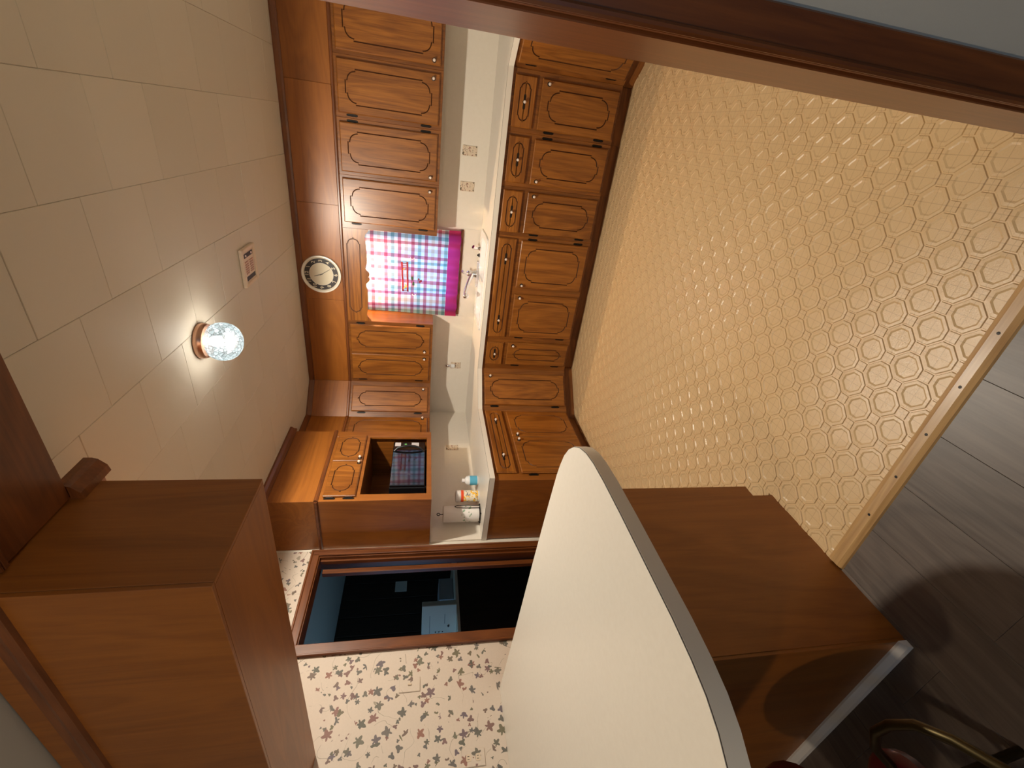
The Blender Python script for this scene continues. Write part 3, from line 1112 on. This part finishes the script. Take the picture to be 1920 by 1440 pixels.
# ---- scalloped valance over the window
vz = [(1.158, 1.862), (1.170, 1.864), (1.183, 1.878), (1.205, 1.895), (1.225, 1.896), (1.26, 1.888), (1.36, 1.884), (1.445, 1.884), (1.462, 1.893), (1.482, 1.897),
      (1.502, 1.890), (1.516, 1.872), (1.532, 1.865), (1.547, 1.868), (1.555, 1.877), (1.563, 1.868), (1.580, 1.865), (1.596, 1.872), (1.612, 1.890), (1.632, 1.898),
      (1.652, 1.895), (1.670, 1.884), (1.74, 1.883), (1.86, 1.892), (1.885, 1.896), (1.905, 1.892), (1.922, 1.874), (1.934, 1.868), (1.9462, 1.866)]
va = thing('valance', 'scalloped oak valance board bridging the wall cabinets over the curtain', 'valance')
MB().prism(vz+[(1.9462, UZ1), (1.158, UZ1)], UF, UF+.019, XZ).obj('board', 'oak_drawer', va)
P, _ = groove_curve(1.178, 1.928, 1.878, 2.092, .053, .047, .008)
n = len(P)


def inner(P, d):
    c_ = (sum(p[0] for p in P)/len(P), sum(p[1] for p in P)/len(P))
    out = []
    for i, p in enumerate(P):
        a, b = P[i-1], P[(i+1) % len(P)]
        tx_, tz_ = b[0]-a[0], b[1]-a[1]
        l = math.hypot(tx_, tz_) or 1
        nx, nz = -tz_/l, tx_/l
        if nx*(c_[0]-p[0])+nz*(c_[1]-p[1]) < 0: nx, nz = -nx, -nz
        out.append((p[0]+nx*d, p[1]+nz*d))
    return out


P2 = inner(P, .0085)
MB().prism(P, UF-.0006, UF+.002, XZ, holes=[P2]).obj('groove', 'groove_dark', va)

# ================================================================== PENINSULA
pen = thing('peninsula_cabinet', 'plain oak peninsula base with white shoe strip, under the rounded white counter', 'cabinet')
PX, PYN, PYF = 1.625, -3.612, -2.966
MB().prism([(PYN+.01, .0), (PYN+.01, .872), (PYF, .872), (PYF, .090), (PYF-.052, .090), (PYF-.052, 0)], PX-.02, PX, YZ).obj('end_panel', 'oak_panel', pen)
MB().box(.012, PX-.002, PYN, PYN+.018, 0, .872, c=.001).obj('back_panel', 'oak_panel', pen)
MB().box(.012, PX-.021, PYN+.018, PYF-.001, .09, .872).obj('body', 'oak_frame', pen)
MB().box(.012, PX-.021, PYN+.018, PYF-.052, 0, .09).obj('toe_kick', 'toe_wood', pen)
MB().prism([(PYN, .001), (PYN, .030), (PYN-.006, .029), (PYN-.020, .014), (PYN-.023, .001)], .012, PX+.002, YZ).obj('shoe_strip', 'white_paint', pen)
for i in range(3):
    xa = .06+i*.52
    # doors face the kitchen side
    b_ = MB()
    door_mesh(b_, -(xa+.48), -xa, DZ0, DZ1, -.001)
    b_.v = [(-x, -y+PYF, z) for x, y, z in b_.v]
    b_.obj('door', ['oak_door', 'groove_dark'], pen)

# rounded counter
pc = thing('peninsula_counter', 'large white laminate peninsula counter with rounded tip and grey edge', 'counter')
far = [(0.002, -2.852), (.6, -2.893), (1.19, -2.930), (1.549, -2.957), (1.70, -2.971)]
tip = [(1.760, -2.982), (1.815, -2.998), (1.862, -3.024), (1.900, -3.060), (1.930, -3.104), (1.950, -3.155), (1.962, -3.215)]
end_ = [(1.969, -3.30), (1.973, -3.43), (1.975, -3.59), (1.976, -3.70), (1.972, -3.775), (1.964, -3.83), (1.948, -3.878), (1.922, -3.925), (1.885, -3.965), (1.838, -3.998), (1.78, -4.020), (1.70, -4.030)]
outl = far+tip+end_+[(0.002, -4.03)]
MB().prism(outl, .876, ZW, XY).obj('top', 'laminate', pc, smooth=20)
pth = list(reversed(outl))
edge_strip(MB(), pth, .872, .9118, .0004, .0016).obj('edge_band', 'laminate_edge', pc, smooth=25)
edge_strip(MB(), pth, .9118, .9130, .0002, .0012).obj('seam', 'seam_dark', pc)

# hanging cabinet over the peninsula
hc = thing('hanging_cabinet', 'plain oak cabinet hanging from the ceiling above the peninsula', 'cabinet')
HX, HN, HF, HZ = 1.780, -3.420, -3.060, 1.8605
MB().box(.003, HX-.012, HN+.012, HF-.006, HZ+.004, 2.384).obj('body', 'oak_frame', hc)
MB().box(.003, HX, HN, HN+.012, HZ, 2.384, c=.001).obj('front_panel', 'oak_panel', hc)
MB().box(HX-.012, HX, HN+.0125, HF, HZ, 2.384, c=.001).obj('end_panel', 'oak_panel', hc)
MB().box(.003, HX-.0125, HF-.006, HF, HZ, 2.384).obj('kitchen_panel', 'oak_panel', hc)
MB().box(.003, HX-.0125, HN+.0125, HF-.0065, HZ, HZ+.004).obj('bottom_panel', 'oak_panel_h', hc)
prof = [(0, 2.270), (.020, 2.274), (.040, 2.292), (.045, 2.306), (.045, 2.326), (.030, 2.338), (0, 2.338)]
MB().prism([(HX+p, z) for p, z in prof], JY1+.005, HF+.045, lambda u, v, a: (u, a, v)).obj('moulding', 'trim_wood', hc)
MB().prism([(HF+p, z) for p, z in prof], .003, HX, YZ).obj('moulding', 'trim_wood', hc)
MB().prism([(HN-p, z) for p, z in ((0, 2.268), (.012, 2.270), (.016, 2.286), (.010, 2.300), (.010, 2.320), (0, 2.322))], .003, HX, YZ).obj('moulding', 'trim_wood', hc)
MB().box(.003, HX-.01, HF-.10, HF-.008, 2.386, ZC-.001).obj('filler', 'oak_panel', hc)

# ================================================================== SINK, TAP
sk = thing('sink', 'white double bowl drop-in sink set in the worktop under the window', 'sink')
rim_o = [(1.212, -.538), (2.008, -.538), (2.008, -.062), (1.212, -.062)]


def rrect(x0, x1, y0, y1, r, n=5):
    return arc_pts(x1-r, y1-r, r, 0, math.pi/2, n)+arc_pts(x0+r, y1-r, r, math.pi/2, math.pi, n)+arc_pts(x0+r, y0+r, r, math.pi, 1.5*math.pi, n)+arc_pts(x1-r, y0+r, r, 1.5*math.pi, 2*math.pi, n)


b1 = rrect(1.262, 1.590, -.500, -.170, .06)
b2 = rrect(1.630, 1.958, -.500, -.170, .06)
MB().prism(rrect(1.212, 2.008, -.540, -.060, .05), ZW+.0005, ZW+.012, XY, holes=[b1, b2]).obj('rim', 'enamel', sk)
for x0, x1 in ((1.262, 1.590), (1.630, 1.958)):
    lay = [(0, ZW+.006), (.006, ZW-.01), (.012, ZW-.150), (.04, ZW-.176), (.12, ZW-.180)]
    m_ = MB()
    vs, fs = [], []
    for d, z in lay:
        vs += [(x, y, z) for x, y in rrect(x0+d, x1-d, -.500+d, -.170-d, max(.06-d*.4, .02))]
    n = 24
    for k in range(len(lay)-1):
        for i in range(n):
            j = (i+1) % n
            fs.append((k*n+i, k*n+j, (k+1)*n+j, (k+1)*n+i))
    fs.append(tuple((len(lay)-1)*n+i for i in range(n)))
    m_.add(vs, fs).obj('bowl', 'enamel', sk, smooth=45)
    MB().lathe([(.0001, .002), (.02, .0025), (.034, .0015), (.036, 0)], 16, ((x0+x1)/2, -.33, ZW-.1795)).obj('drain', 'chrome', sk, smooth=50)
fa = thing('tap', 'chrome single lever tap behind the sink', 'tap', (1.607, -.128, ZW+.012))
MB().prism([(.122*math.cos(2*math.pi*i/24)*1.0, .026*math.sin(2*math.pi*i/24)) for i in range(24)], 0, .020, XY).obj('base_plate', 'chrome', fa, smooth=30)
MB().lathe([(.034, .018), (.032, .03), (.026, .06), (.028, .072), (.028, .090), (.018, .104), (.0001, .108)], 16).obj('body', 'chrome', fa, smooth=50)
MB().tube([(0, -.012, .055), (-.035, -.055, .078), (-.085, -.115, .104), (-.130, -.168, .120), (-.146, -.187, .120)], [.018, .017, .015, .014, .014], 12).obj('spout', 'chrome', fa, smooth=50)
MB().lathe([(.0001, -.028), (.012, -.026), (.021, -.014), (.024, 0), (.020, .014), (.010, .022), (.0001, .024)], 14, (-.150, -.192, .117)).obj('aerator', 'chrome', fa, smooth=50)
MB().tube([(0, 0, .10), (.003, -.004, .122), (.012, -.012, .138), (.024, -.02, .148)], [.012, .010, .010, .011], 8).obj('lever', 'chrome', fa, smooth=50)
ss = thing('sink_sprayer', 'small chrome hand sprayer beside the tap', 'sprayer', (1.835, -.100, ZW+.012))
MB().lathe([(.024, 0), (.022, .006), (.015, .012), (.014, .02), (.0001, .02)], 14).obj('collar', 'chrome', ss, smooth=50)
MB().tube([(0, 0, .018), (0, -.002, .045), (.012, -.012, .064)], [.012, .014, .017], 10).obj('head', 'chrome', ss, smooth=50)
st_ = tag(MB().lathe([(.0001, .022), (.008, .021), (.009, .012), (.016, .008), (.018, 0), (.0001, 0)], 12).obj('sink_stopper', 'iron_dark', None, 50, (1.775, -.105, ZW+.012)), 'small black sink stopper on the sink ledge', 'stopper')

# ================================================================== WINDOW CURTAIN
cu = thing('cafe_curtain', 'red plaid cafe curtain with crimson hem hanging over the sink window', 'curtain', (0, -.052, 0))
NX, NZ = 96, 30


def cloth_y(x, z):
    k = (1.93-z)/.85
    a = .009+.012*k
    return a*math.sin((x-1.15)*44+.7*math.sin(z*4)+.6*math.sin(x*13)) + .004*math.sin(x*23+z*7)


def cloth(z0, z1, nz, x0, x1, dy=0, ruff=0):
    vs, fs = [], []
    for j in range(nz+1):
        z = z0+(z1-z0)*j/nz
        for i in range(NX+1):
            t_ = i/NX
            sk_ = .010*(1-(z-1.09)/.83)
            x = x0-sk_+(x1-x0+2*sk_)*t_
            vs.append((x, cloth_y(x, z)+dy, z+ruff*math.sin(t_*40)*(1-j/nz)))
    for j in range(nz):
        for i in range(NX):
            a = j*(NX+1)+i
            fs.append((a, a+1, a+NX+2, a+NX+1))
    return MB().add(vs, fs)


def cloth_obj(mb, name, mat, par):
    o = bpy.data.objects.new(name, mb.mesh(name, mat, 80, recalc=False))
    COL.objects.link(o)
    o.parent = par
    return o


cloth_obj(cloth(1.205, 1.925, NZ, 1.166, 1.950), 'cloth', 'plaid_cloth', cu)
cloth_obj(cloth(1.098, 1.206, 6, 1.166, 1.950, -.001, .003), 'hem_band', 'crimson_cloth', cu)
MB().tube([(1.161, .004, 1.928), (1.944, .004, 1.928)], .006, 8).obj('rod', 'brass_tube', cu, 50)
# embroidered basket motif, cherries
mo = MB()
yy = lambda x, z: cloth_y(x, z)-.0045


def strip(mb, pts, h, mi=0):
    for (xa, za), (xb, zb) in zip(pts[:-1], pts[1:]):
        n_ = max(2, int(abs(xb-xa)/.008)+1)
        for i in range(n_):
            t0, t1 = i/n_, (i+1)/n_
            p = [(xa+(xb-xa)*t0, za+(zb-za)*t0), (xa+(xb-xa)*t1, za+(zb-za)*t1)]
            if abs(xb-xa) >= abs(zb-za):
                q = [(p[0][0], p[0][1]-h), (p[1][0], p[1][1]-h), (p[1][0], p[1][1]+h), (p[0][0], p[0][1]+h)]
            else:
                q = [(p[0][0]-h, p[0][1]), (p[0][0]+h, p[0][1]), (p[1][0]+h, p[1][1]), (p[1][0]-h, p[1][1])]
            mb.add([(x, yy(x, z), z) for x, z in q], [(0, 1, 2, 3)], mi)


strip(mo, [(1.372, 1.598), (1.648, 1.611)], .0085)
strip(mo, [(1.372, 1.556), (1.650, 1.563)], .0080)
for x in (1.384, 1.610, 1.630):
    strip(mo, [(x, 1.560), (x, 1.604)], .003)
mo.obj('embroidered_rails', 'crimson_thread', cu)
m_ = MB()
strip(m_, [(1.405, 1.590), (1.43, 1.572)], .006); strip(m_, [(1.57, 1.600), (1.59, 1.585)], .006); strip(m_, [(1.42, 1.566), (1.44, 1.580)], .005)
m_.obj('embroidered_fill', 'orange_thread', cu)
m_ = MB()
for (xc, zc_, ln, tl) in ((1.505, 1.517, .026, .10), (1.443, 1.507, .028, -.15)):
    q = [(xc+ln*math.cos(a), zc_+.010*math.sin(a)+tl*ln*math.cos(a)*.4) for a in [2*math.pi*i/14 for i in range(14)]]
    m_.add([(x, yy(xc, zc_)-.002, z) for x, z in q], [tuple(range(14))])
m_.obj('embroidered_leaf', 'leaf_thread', cu)
m_ = MB()
for xc, zc_ in ((1.493, 1.459), (1.470, 1.449), (1.478, 1.438)):
    q = [(xc+.011*math.cos(a), zc_+.009*math.sin(a)) for a in [2*math.pi*i/12 for i in range(12)]]
    m_.add([(x, yy(xc, zc_)-.003, z) for x, z in q], [tuple(range(12))])
m_.obj('embroidered_cherry', 'cherry_thread', cu)
for xc, zc_ in ((1.692, 1.519), (1.345, 1.500)):
    m_ = MB()
    m_.tube([(xc+.010*math.cos(a), yy(xc, zc_)-.006, zc_+.016*math.sin(a)) for a in [R(60+i*20) for i in range(13)]], .0028, 6)
    m_.obj('tie_ring', 'ring_white', cu, 50)

# light above the sink, tucked behind the valance
sl = thing('sink_light', 'warm bulb fixture hidden behind the valance over the sink', 'light', (1.552, -.205, 2.036))
MB().lathe([(.045, .036), (.045, .022), (.020, .010), (.016, -.0), (.0001, -.0)], 14).obj('socket', 'white_paint', sl, 40)
MB().lathe([(.012, 0), (.016, -.012), (.022, -.026), (.0235, -.040), (.018, -.054), (.0001, -.060)], 14, (0, 0, .004)).obj('bulb', 'bulb_warm', sl, 50)
o = bulb_light('sink_bulb_light', (0, 0, -.036), SINK_LAMP_W, (1, .70, .40), .026)
COL.objects.link(o)
o.parent = sl
MB().box(1.16, 1.946, -.28, -.003, UZ1+.0005, UZ1+.006).obj('trim_7', 'oak_panel_h')['kind'] = 'structure'

# ================================================================== CLOCK
ck = thing('wall_clock', 'round white wall clock with dark numeral ring on the soffit above the window', 'clock', (1.556, UF-.0005, 2.246))
CR = .156
MB().lathe([(CR*.97, 0), (CR, .006), (CR, .018), (CR*.985, .024), (CR*.93, .025), (CR*.885, .019), (CR*.875, .012)], 56, ax='-y').obj('rim', 'clock_white', ck, 40)
MB().lathe([(.0001, .0125), (CR*.88, .0125), (CR*.88, .0105)], 56, ax='-y').obj('dial', 'clock_cream', ck)
MB().add(*(lambda n: ([(r*math.cos(2*math.pi*i/n), -.0132, r*math.sin(2*math.pi*i/n)) for r in (CR*.60, CR*.845) for i in range(n)],
                      [(i, (i+1) % n, n+(i+1) % n, n+i) for i in range(n)]))(56)).obj('numeral_ring', 'clock_dark', ck)
MB().tube([(CR*.595*math.cos(2*math.pi*i/56), -.0135, CR*.595*math.sin(2*math.pi*i/56)) for i in range(56)], .0014, 6, closed=True).obj('inner_ring', 'clock_white', ck)
dg = bpy.context.evaluated_depsgraph_get()


def text_mesh(txt, size):
    cu_ = bpy.data.curves.new('numeral', 'FONT')
    cu_.body = txt
    cu_.size = size
    cu_.align_x = 'CENTER'
    cu_.align_y = 'CENTER'
    cu_.offset = .0007
    to = bpy.data.objects.new('numeral', cu_)
    COL.objects.link(to)
    bpy.context.view_layer.update()
    me = bpy.data.meshes.new_from_object(to.evaluated_get(bpy.context.evaluated_depsgraph_get()))
    bpy.data.objects.remove(to)
    return me


for h in range(1, 13):
    a = R(90-30*h)
    me = text_mesh(str(h), .040)
    me.materials.clear()
    me.materials.append(MATS['clock_cream'])
    o = link('numeral', me, ck, (CR*.722*math.cos(a), -.0142, CR*.722*math.sin(a)))
    o.rotation_euler = (R(90), 0, 0)


def hand(deg, ln, wd, name, y):
    a = R(90-deg)
    d = Vector((math.cos(a), math.sin(a)))
    n_ = Vector((-d.y, d.x))
    pts = [tuple(-d*.012+n_*wd), tuple(-d*.012-n_*wd), tuple(d*ln-n_*wd*.6), tuple(d*ln+n_*wd*.6)]
    MB().prism(pts, y-.001, y, XZ).obj(name, 'clock_dark', ck)


hand(341, .060, .0032, 'hour_hand', -.0150)
hand(147, .084, .0024, 'minute_hand', -.0165)
MB().lathe([(.0001, .019), (.004, .0185), (.005, .0145)], 10, ax='-y').obj('hub', 'clock_dark', ck)

# ================================================================== CEILING LAMP AND GRILLE
lp = thing('ceiling_lamp', 'cut glass globe ceiling lamp with copper base, lit', 'lamp', (1.735, -2.048, ZC-.002))
MB().lathe([(.0001, 0), (.083, 0), (.085, -.006), (.083, -.022), (.078, -.034), (.068, -.038), (.0001, -.038)], 36).obj('base', 'copper', lp, 40)
MB().lathe([(.064, -.038), (.076, -.048), (.086, -.066), (.0905, -.086), (.090, -.108), (.083, -.132), (.068, -.153), (.046, -.168), (.022, -.176), (.0001, -.178)], 40).obj('globe', 'lamp_globe', lp, 60)
MB().lathe([(.013, -.030), (.015, -.040), (.024, -.054), (.0265, -.070), (.020, -.088), (.0001, -.095)], 16).obj('bulb', 'bulb_cool', lp, 50)
# an LED bulb, base up: it throws its light into the lower half
l_ = bpy.data.lights.new('ceiling_bulb_light', 'SPOT')
l_.energy, l_.color, l_.shadow_soft_size = CEIL_LAMP_W, (1, .90, .75), .03
l_.spot_size, l_.spot_blend = R(179), .12
o = bpy.data.objects.new('ceiling_bulb_light', l_)
o.location = (0, 0, -.075)
COL.objects.link(o)
o.parent = lp
vt = thing('ceiling_grille', 'small beige framed grille with dark slots on the ceiling near the lamp', 'grille', (1.90, -1.345, ZC-.001))
f = MB()
f.box(-.108, .108, -.106, -.080, -.020, 0, c=.004).box(-.108, .108, .080, .106, -.020, 0, c=.004).box(-.108, -.085, -.08, .08, -.020, 0, c=.004).box(.085, .108, -.08, .08, -.020, 0, c=.004)
f.obj('frame', 'plate_ivory', vt)
MB().box(-.086, .086, -.081, .081, -.013, 0).obj('plate', 'plate_ivory', vt)
for x0 in (-.078, .052):
    MB().box(x0, x0+.024, -.070, .070, -.0145, -.012).obj('slot', 'iron_dark', vt)
for y0 in (-.060, .012):
    for i in range(6):
        MB().box(-.040+i*.013, -.034+i*.013, y0, y0+.048, -.0155, -.012).obj('slat', 'copper', vt)
for y0 in (-.045, .045):
    MB().lathe([(.0001, -.02), (.006, -.019), (.007, -.013)], 10, (.064, y0, 0)).obj('screw', 'porcelain', vt, 50)

# ================================================================== MICROWAVE
mw = thing('microwave', 'black glossy microwave oven standing in the open cabinet bay', 'microwave', (.412, -1.632, 1.348), R(90))
MW, MH, MD = .528, .268, .372
MB().box(0, MW, .004, MD, .010, MH, c=.004).obj('body', 'black_plastic', mw)
MB().box(.002, MW-.112, -.018, .004, .012, MH-.002, c=.004).obj('door', 'black_gloss', mw)
MB().box(.030, MW-.150, -.0190, -.0175, .045, MH-.035).obj('door_window', 'black_gloss', mw)
MB().box(MW-.110, MW-.002, -.016, .004, .012, MH-.002, c=.004).obj('control_panel', 'black_gloss', mw)
MB().box(MW-.060, MW-.012, -.0172, -.0155, MH-.060, MH-.014).obj('button_pad', 'light_button', mw)
MB().box(MW-.060, MW-.012, -.0172, -.0155, .062, .122).obj('button_pad', 'light_button', mw)
MB().box(MW-.052, MW-.018, -.0170, -.0155, .138, MH-.076).obj('display', 'black_plastic', mw)
MB().box(MW-.036, MW-.033, -.0176, -.0165, .162, .178).obj('indicator', 'led_green', mw)
MB().tube([(MW-.126, -.018, .018), (MW-.112, -.040, .05), (MW-.104, -.052, .10), (MW-.102, -.055, .14), (MW-.104, -.052, .18), (MW-.112, -.040, .23), (MW-.126, -.018, .256)], .009, 10).obj('handle', 'black_plastic', mw, 50)
for x in (.04, MW-.04):
    for y in (.04, MD-.04):
        MB().lathe([(.012, 0), (.012, .010)], 10, (x, y, 0)).obj('foot', 'black_plastic', mw)

# ================================================================== THINGS ON THE WORKTOP
tw = thing('towel_holder', 'black wire paper towel holder at the end of the worktop', 'towel holder', (.098, -1.605, ZW))
f = MB()
f.tube([(.070*math.cos(2*math.pi*i/28), .070*math.sin(2*math.pi*i/28), .008) for i in range(28)], .003, 6, closed=True)
f.tube([(-.07, 0, .010), (.07, 0, .010)], .003, 6).tube([(0, -.07, .010), (0, .07, .010)], .003, 6)
for a in range(4):
    an = R(45+90*a)
    f.lathe([(.006, 0), (.006, .006)], 8, (.070*math.cos(an), .070*math.sin(an), 0))
f.obj('base', 'iron_dark', tw, 50)
MB().tube([(0, 0, .010), (0, 0, .318)]+[(0, .012*math.sin(R(a)), .330-.012*math.cos(R(a))) for a in range(0, 361, 30)], .003, 6).obj('spindle', 'iron_dark', tw, 50)
MB().tube([(.072, .014, .010), (.075, .016, .10), (.075, .014, .190), (.076, .004, .206), (.076, -.008, .190), (.075, -.010, .10), (.072, -.008, .010)], .003, 6).obj('arm', 'iron_dark', tw, 50)
pr = thing('paper_towel_roll', 'white paper towel roll with faint green print on wire holder', 'paper towel', (.098, -1.605, ZW+.0135))
MB().lathe([(.020, 0), (.062, 0), (.063, .003), (.063, .277), (.062, .280), (.020, .280), (.020, 0)], 32).obj('roll', 'towel_paper', pr, 40)
MB().lathe([(.0185, .001), (.0198, .001), (.0198, .281), (.0185, .281), (.0185, .001)], 20).obj('core', 'plate_ivory', pr, 40)
cn = thing('wipes_canister', 'white plastic canister with red band and yellow label', 'canister', (.150, -1.462, ZW+.001))
MB().lathe([(.0001, 0), (.045, 0), (.047, .004), (.047, .150), (.045, .154)], 28).obj('body', 'plastic_clear_white', cn, 40)
MB().lathe([(.0475, .012), (.0475, .128)], 28).obj('label', 'label_wipes', cn, 40)
MB().lathe([(.0477, .128), (.0477, .150)], 28).obj('label_band', 'label_red', cn, 40)
MB().lathe([(.047, .154), (.0485, .156), (.0485, .182), (.046, .190), (.030, .193), (.0001, .194)], 28).obj('lid', 'white_paint', cn, 40)
bt = thing('soap_bottle', 'small clear bottle with blue label behind the canister', 'bottle', (.205, -1.338, ZW+.001))
MB().lathe([(.0001, 0), (.036, 0), (.039, .005), (.039, .085), (.033, .100), (.015, .112)], 24).obj('body', 'plastic_clear_white', bt, 40)
MB().lathe([(.0394, .010), (.0394, .072)], 24).obj('label', 'label_blue', bt, 40)
MB().lathe([(.015, .110), (.017, .112), (.017, .135), (.0001, .137)], 18).obj('cap', 'white_paint', bt, 40)


# ================================================================== OUTLETS
def outlet(label, loc, rotz, plug=False, mat='plate_print', sx=.038, sz=.060):
    t_ = thing('outlet', label, 'outlet', loc, rotz)
    MB().box(-sx, sx, -.005, 0, -sz, sz, c=.003).obj('cover_plate', mat, t_)
    for z in (-.024, .024):
        MB().prism(rrect(-.016, .016, z-.013, z+.013, .008, 3), -.0062, -.004, XZ).obj('socket', 'plate_ivory', t_)
        for x in (-.006, .006):
            MB().box(x-.0012, x+.0012, -.0066, -.006, z-.004, z+.006).obj('slot', 'seam_dark', t_)
    MB().lathe([(.0001, .0062), (.003, .006), (.0034, .004)], 8, ax='-y').obj('screw', 'copper', t_)
    if plug:
        nl = thing('night_light', 'small clear plug-in night light above the printed outlet', 'night light', (loc[0], loc[1]-.0068, loc[2]+.03))
        MB().box(-.018, .018, -.022, 0, -.022, .020, c=.005).obj('base', 'plastic_clear_white', nl)
        MB().lathe([(.016, .020), (.018, .034), (.016, .055), (.008, .072), (.0001, .076)], 14, (0, -.014, 0)).obj('shade', 'chrome', nl, 50)
    return t_


outlet('printed outlet plate on the splash panel, second from the curtain', (2.598, -.0125, 1.072), 0)
outlet('printed outlet plate on the splash panel, first beside the curtain', (2.325, -.0125, 1.073), 0)
outlet('printed outlet plate with night light, between window and corner', (.598, -.0125, 1.062), 0, True, sx=.036, sz=.052)
outlet('printed outlet plate on the splash panel below the microwave', (.0125, -.650, 1.090), R(90))
outlet('wallpaper covered outlet plate above the peninsula counter', (.0005, -3.160, 1.092), R(90), mat='wallpaper_ivy')
sw = thing('switch_plate', 'wallpaper covered switch plate beside the doorway', 'switch', (.0005, -2.785, 1.42), R(90))
MB().box(-.038, .038, -.005, 0, -.058, .058, c=.003).obj('cover_plate', 'wallpaper_ivy', sw)
MB().box(-.005, .005, -.012, -.004, -.010, .010, c=.002).obj('toggle', 'plate_ivory', sw)

# ================================================================== HALL BEYOND THE DOORWAY
hb = thing('hall_cabinet', 'dark cabinet with white top standing in the hall', 'cabinet')
MB().box(-2.15, -1.52, -1.66, -.60, 0, .955, c=.003).obj('body', 'panelling_dark', hb)
MB().box(-2.17, -1.49, -1.68, -.58, .955, .985, c=.004).obj('top', 'hall_white', hb)
bx_ = thing('white_box', 'white metal box with knob standing on the hall cabinet', 'box', (-1.545, -1.455, .9855), R(36))
MB().box(-.16, .16, 0, .12, 0, .345, c=.006).obj('case', 'hall_white', bx_)
MB().box(-.105, .060, -.002, .001, .265, .268).obj('panel_line', 'clock_dark', bx_)
MB().box(-.02, .070, -.002, .001, .118, .121).obj('panel_line', 'clock_dark', bx_)
MB().lathe([(.0001, .006), (.010, .005), (.011, 0)], 12, (-.045, 0, .082), '-y').obj('knob', 'clock_dark', bx_)
for i in range(3):
    MB().lathe([(.0001, .004), (.006, .003), (.006, 0)], 10, (-.095, 0, .14+.034*i), '-y').obj('button', 'clock_dark', bx_)
gb = tag(MB().box(-2.05, -1.72, -1.10, -.83, .9855, 1.145, c=.006).obj('grey_box', 'hall_grey'), 'plain grey carton behind the white box on the hall cabinet', 'box')
nt = tag(MB().box(-2.990, -2.986, -.06, .10, 1.52, 1.68).obj('notice', 'hall_white'), 'small pale paper notice on the dark hall wall', 'paper')

# ================================================================== DINING SIDE
def stool(label, loc, hoop):
    t_ = thing('bar_stool', label, 'stool', (loc[0], loc[1], 0))
    z = loc[2]
    MB().lathe([(.0001, z-.055), (.150, z-.055), (.185, z-.045), (.200, z-.022), (.192, z-.004), (.150, z+.008), (.0001, z+.010)], 32).obj('seat', 'red_vinyl', t_, 40)
    for k in range(4):
        a = R(45+90*k)
        MB().tube([(.10*math.cos(a), .10*math.sin(a), z-.055), (.13*math.cos(a), .13*math.sin(a), z*.5), (.17*math.cos(a), .17*math.sin(a), .0)], .011, 8).obj('leg', 'brass_tube', t_, 50)
    MB().tube([(.142*math.cos(2*math.pi*i/28), .142*math.sin(2*math.pi*i/28), .24) for i in range(28)], .007, 8, closed=True).obj('foot_ring', 'brass_tube', t_, 50)
    if hoop:
        MB().tube([(x-loc[0], y-loc[1], h) for x, y, h in hoop], .0085, 10).obj('arm_hoop', 'brass_tube', t_, 50)
    return t_


st2 = stool('dark red stool with curved brass arm beside the peninsula counter', (1.530, -4.010, .60),
            [(1.66, -4.06, .53), (1.76, -3.985, .50), (1.835, -3.930, .535), (1.880, -3.908, .585), (1.925, -3.900, .605), (1.965, -3.906, .607), (2.008, -3.925, .604), (2.045, -3.962, .60), (2.078, -4.012, .595), (2.10, -4.08, .59), (2.10, -4.20, .58), (2.02, -4.30, .57), (1.85, -4.29, .56), (1.66, -4.17, .54)])
MB().lathe([(.0001, -.03), (.05, -.028), (.072, -.012), (.074, .004), (.06, .018), (.0001, .024)], 24, (1.805-1.530, -3.965+4.010, .520)).obj('arm_pad', 'red_vinyl', st2, 40)
dp = thing('dining_pendant', 'glass pendant lamp over the dining area', 'lamp', (2.10, -5.05, 2.0))
MB().tube([(0, 0, .06), (0, 0, .386)], .006, 8).obj('rod', 'brass_tube', dp)
MB().lathe([(.0001, .386), (.06, .386), (.055, .372), (.0001, .366)], 20).obj('canopy', 'brass_tube', dp, 40)
MB().lathe([(.015, .08), (.06, .07), (.105, .035), (.10, .033), (.055, .064), (.015, .072)], 24).obj('shade', 'brass_tube', dp, 40)
MB().lathe([(.0001, .06), (.016, .05), (.028, .02), (.026, -.008), (.0001, -.022)], 16).obj('bulb', 'bulb_warm', dp, 50)
o = bulb_light('dining_bulb_light_offscreen', (0, 0, -.045), DINING_LAMP_W, (1, .78, .54), .03)
COL.objects.link(o)
o.parent = dp
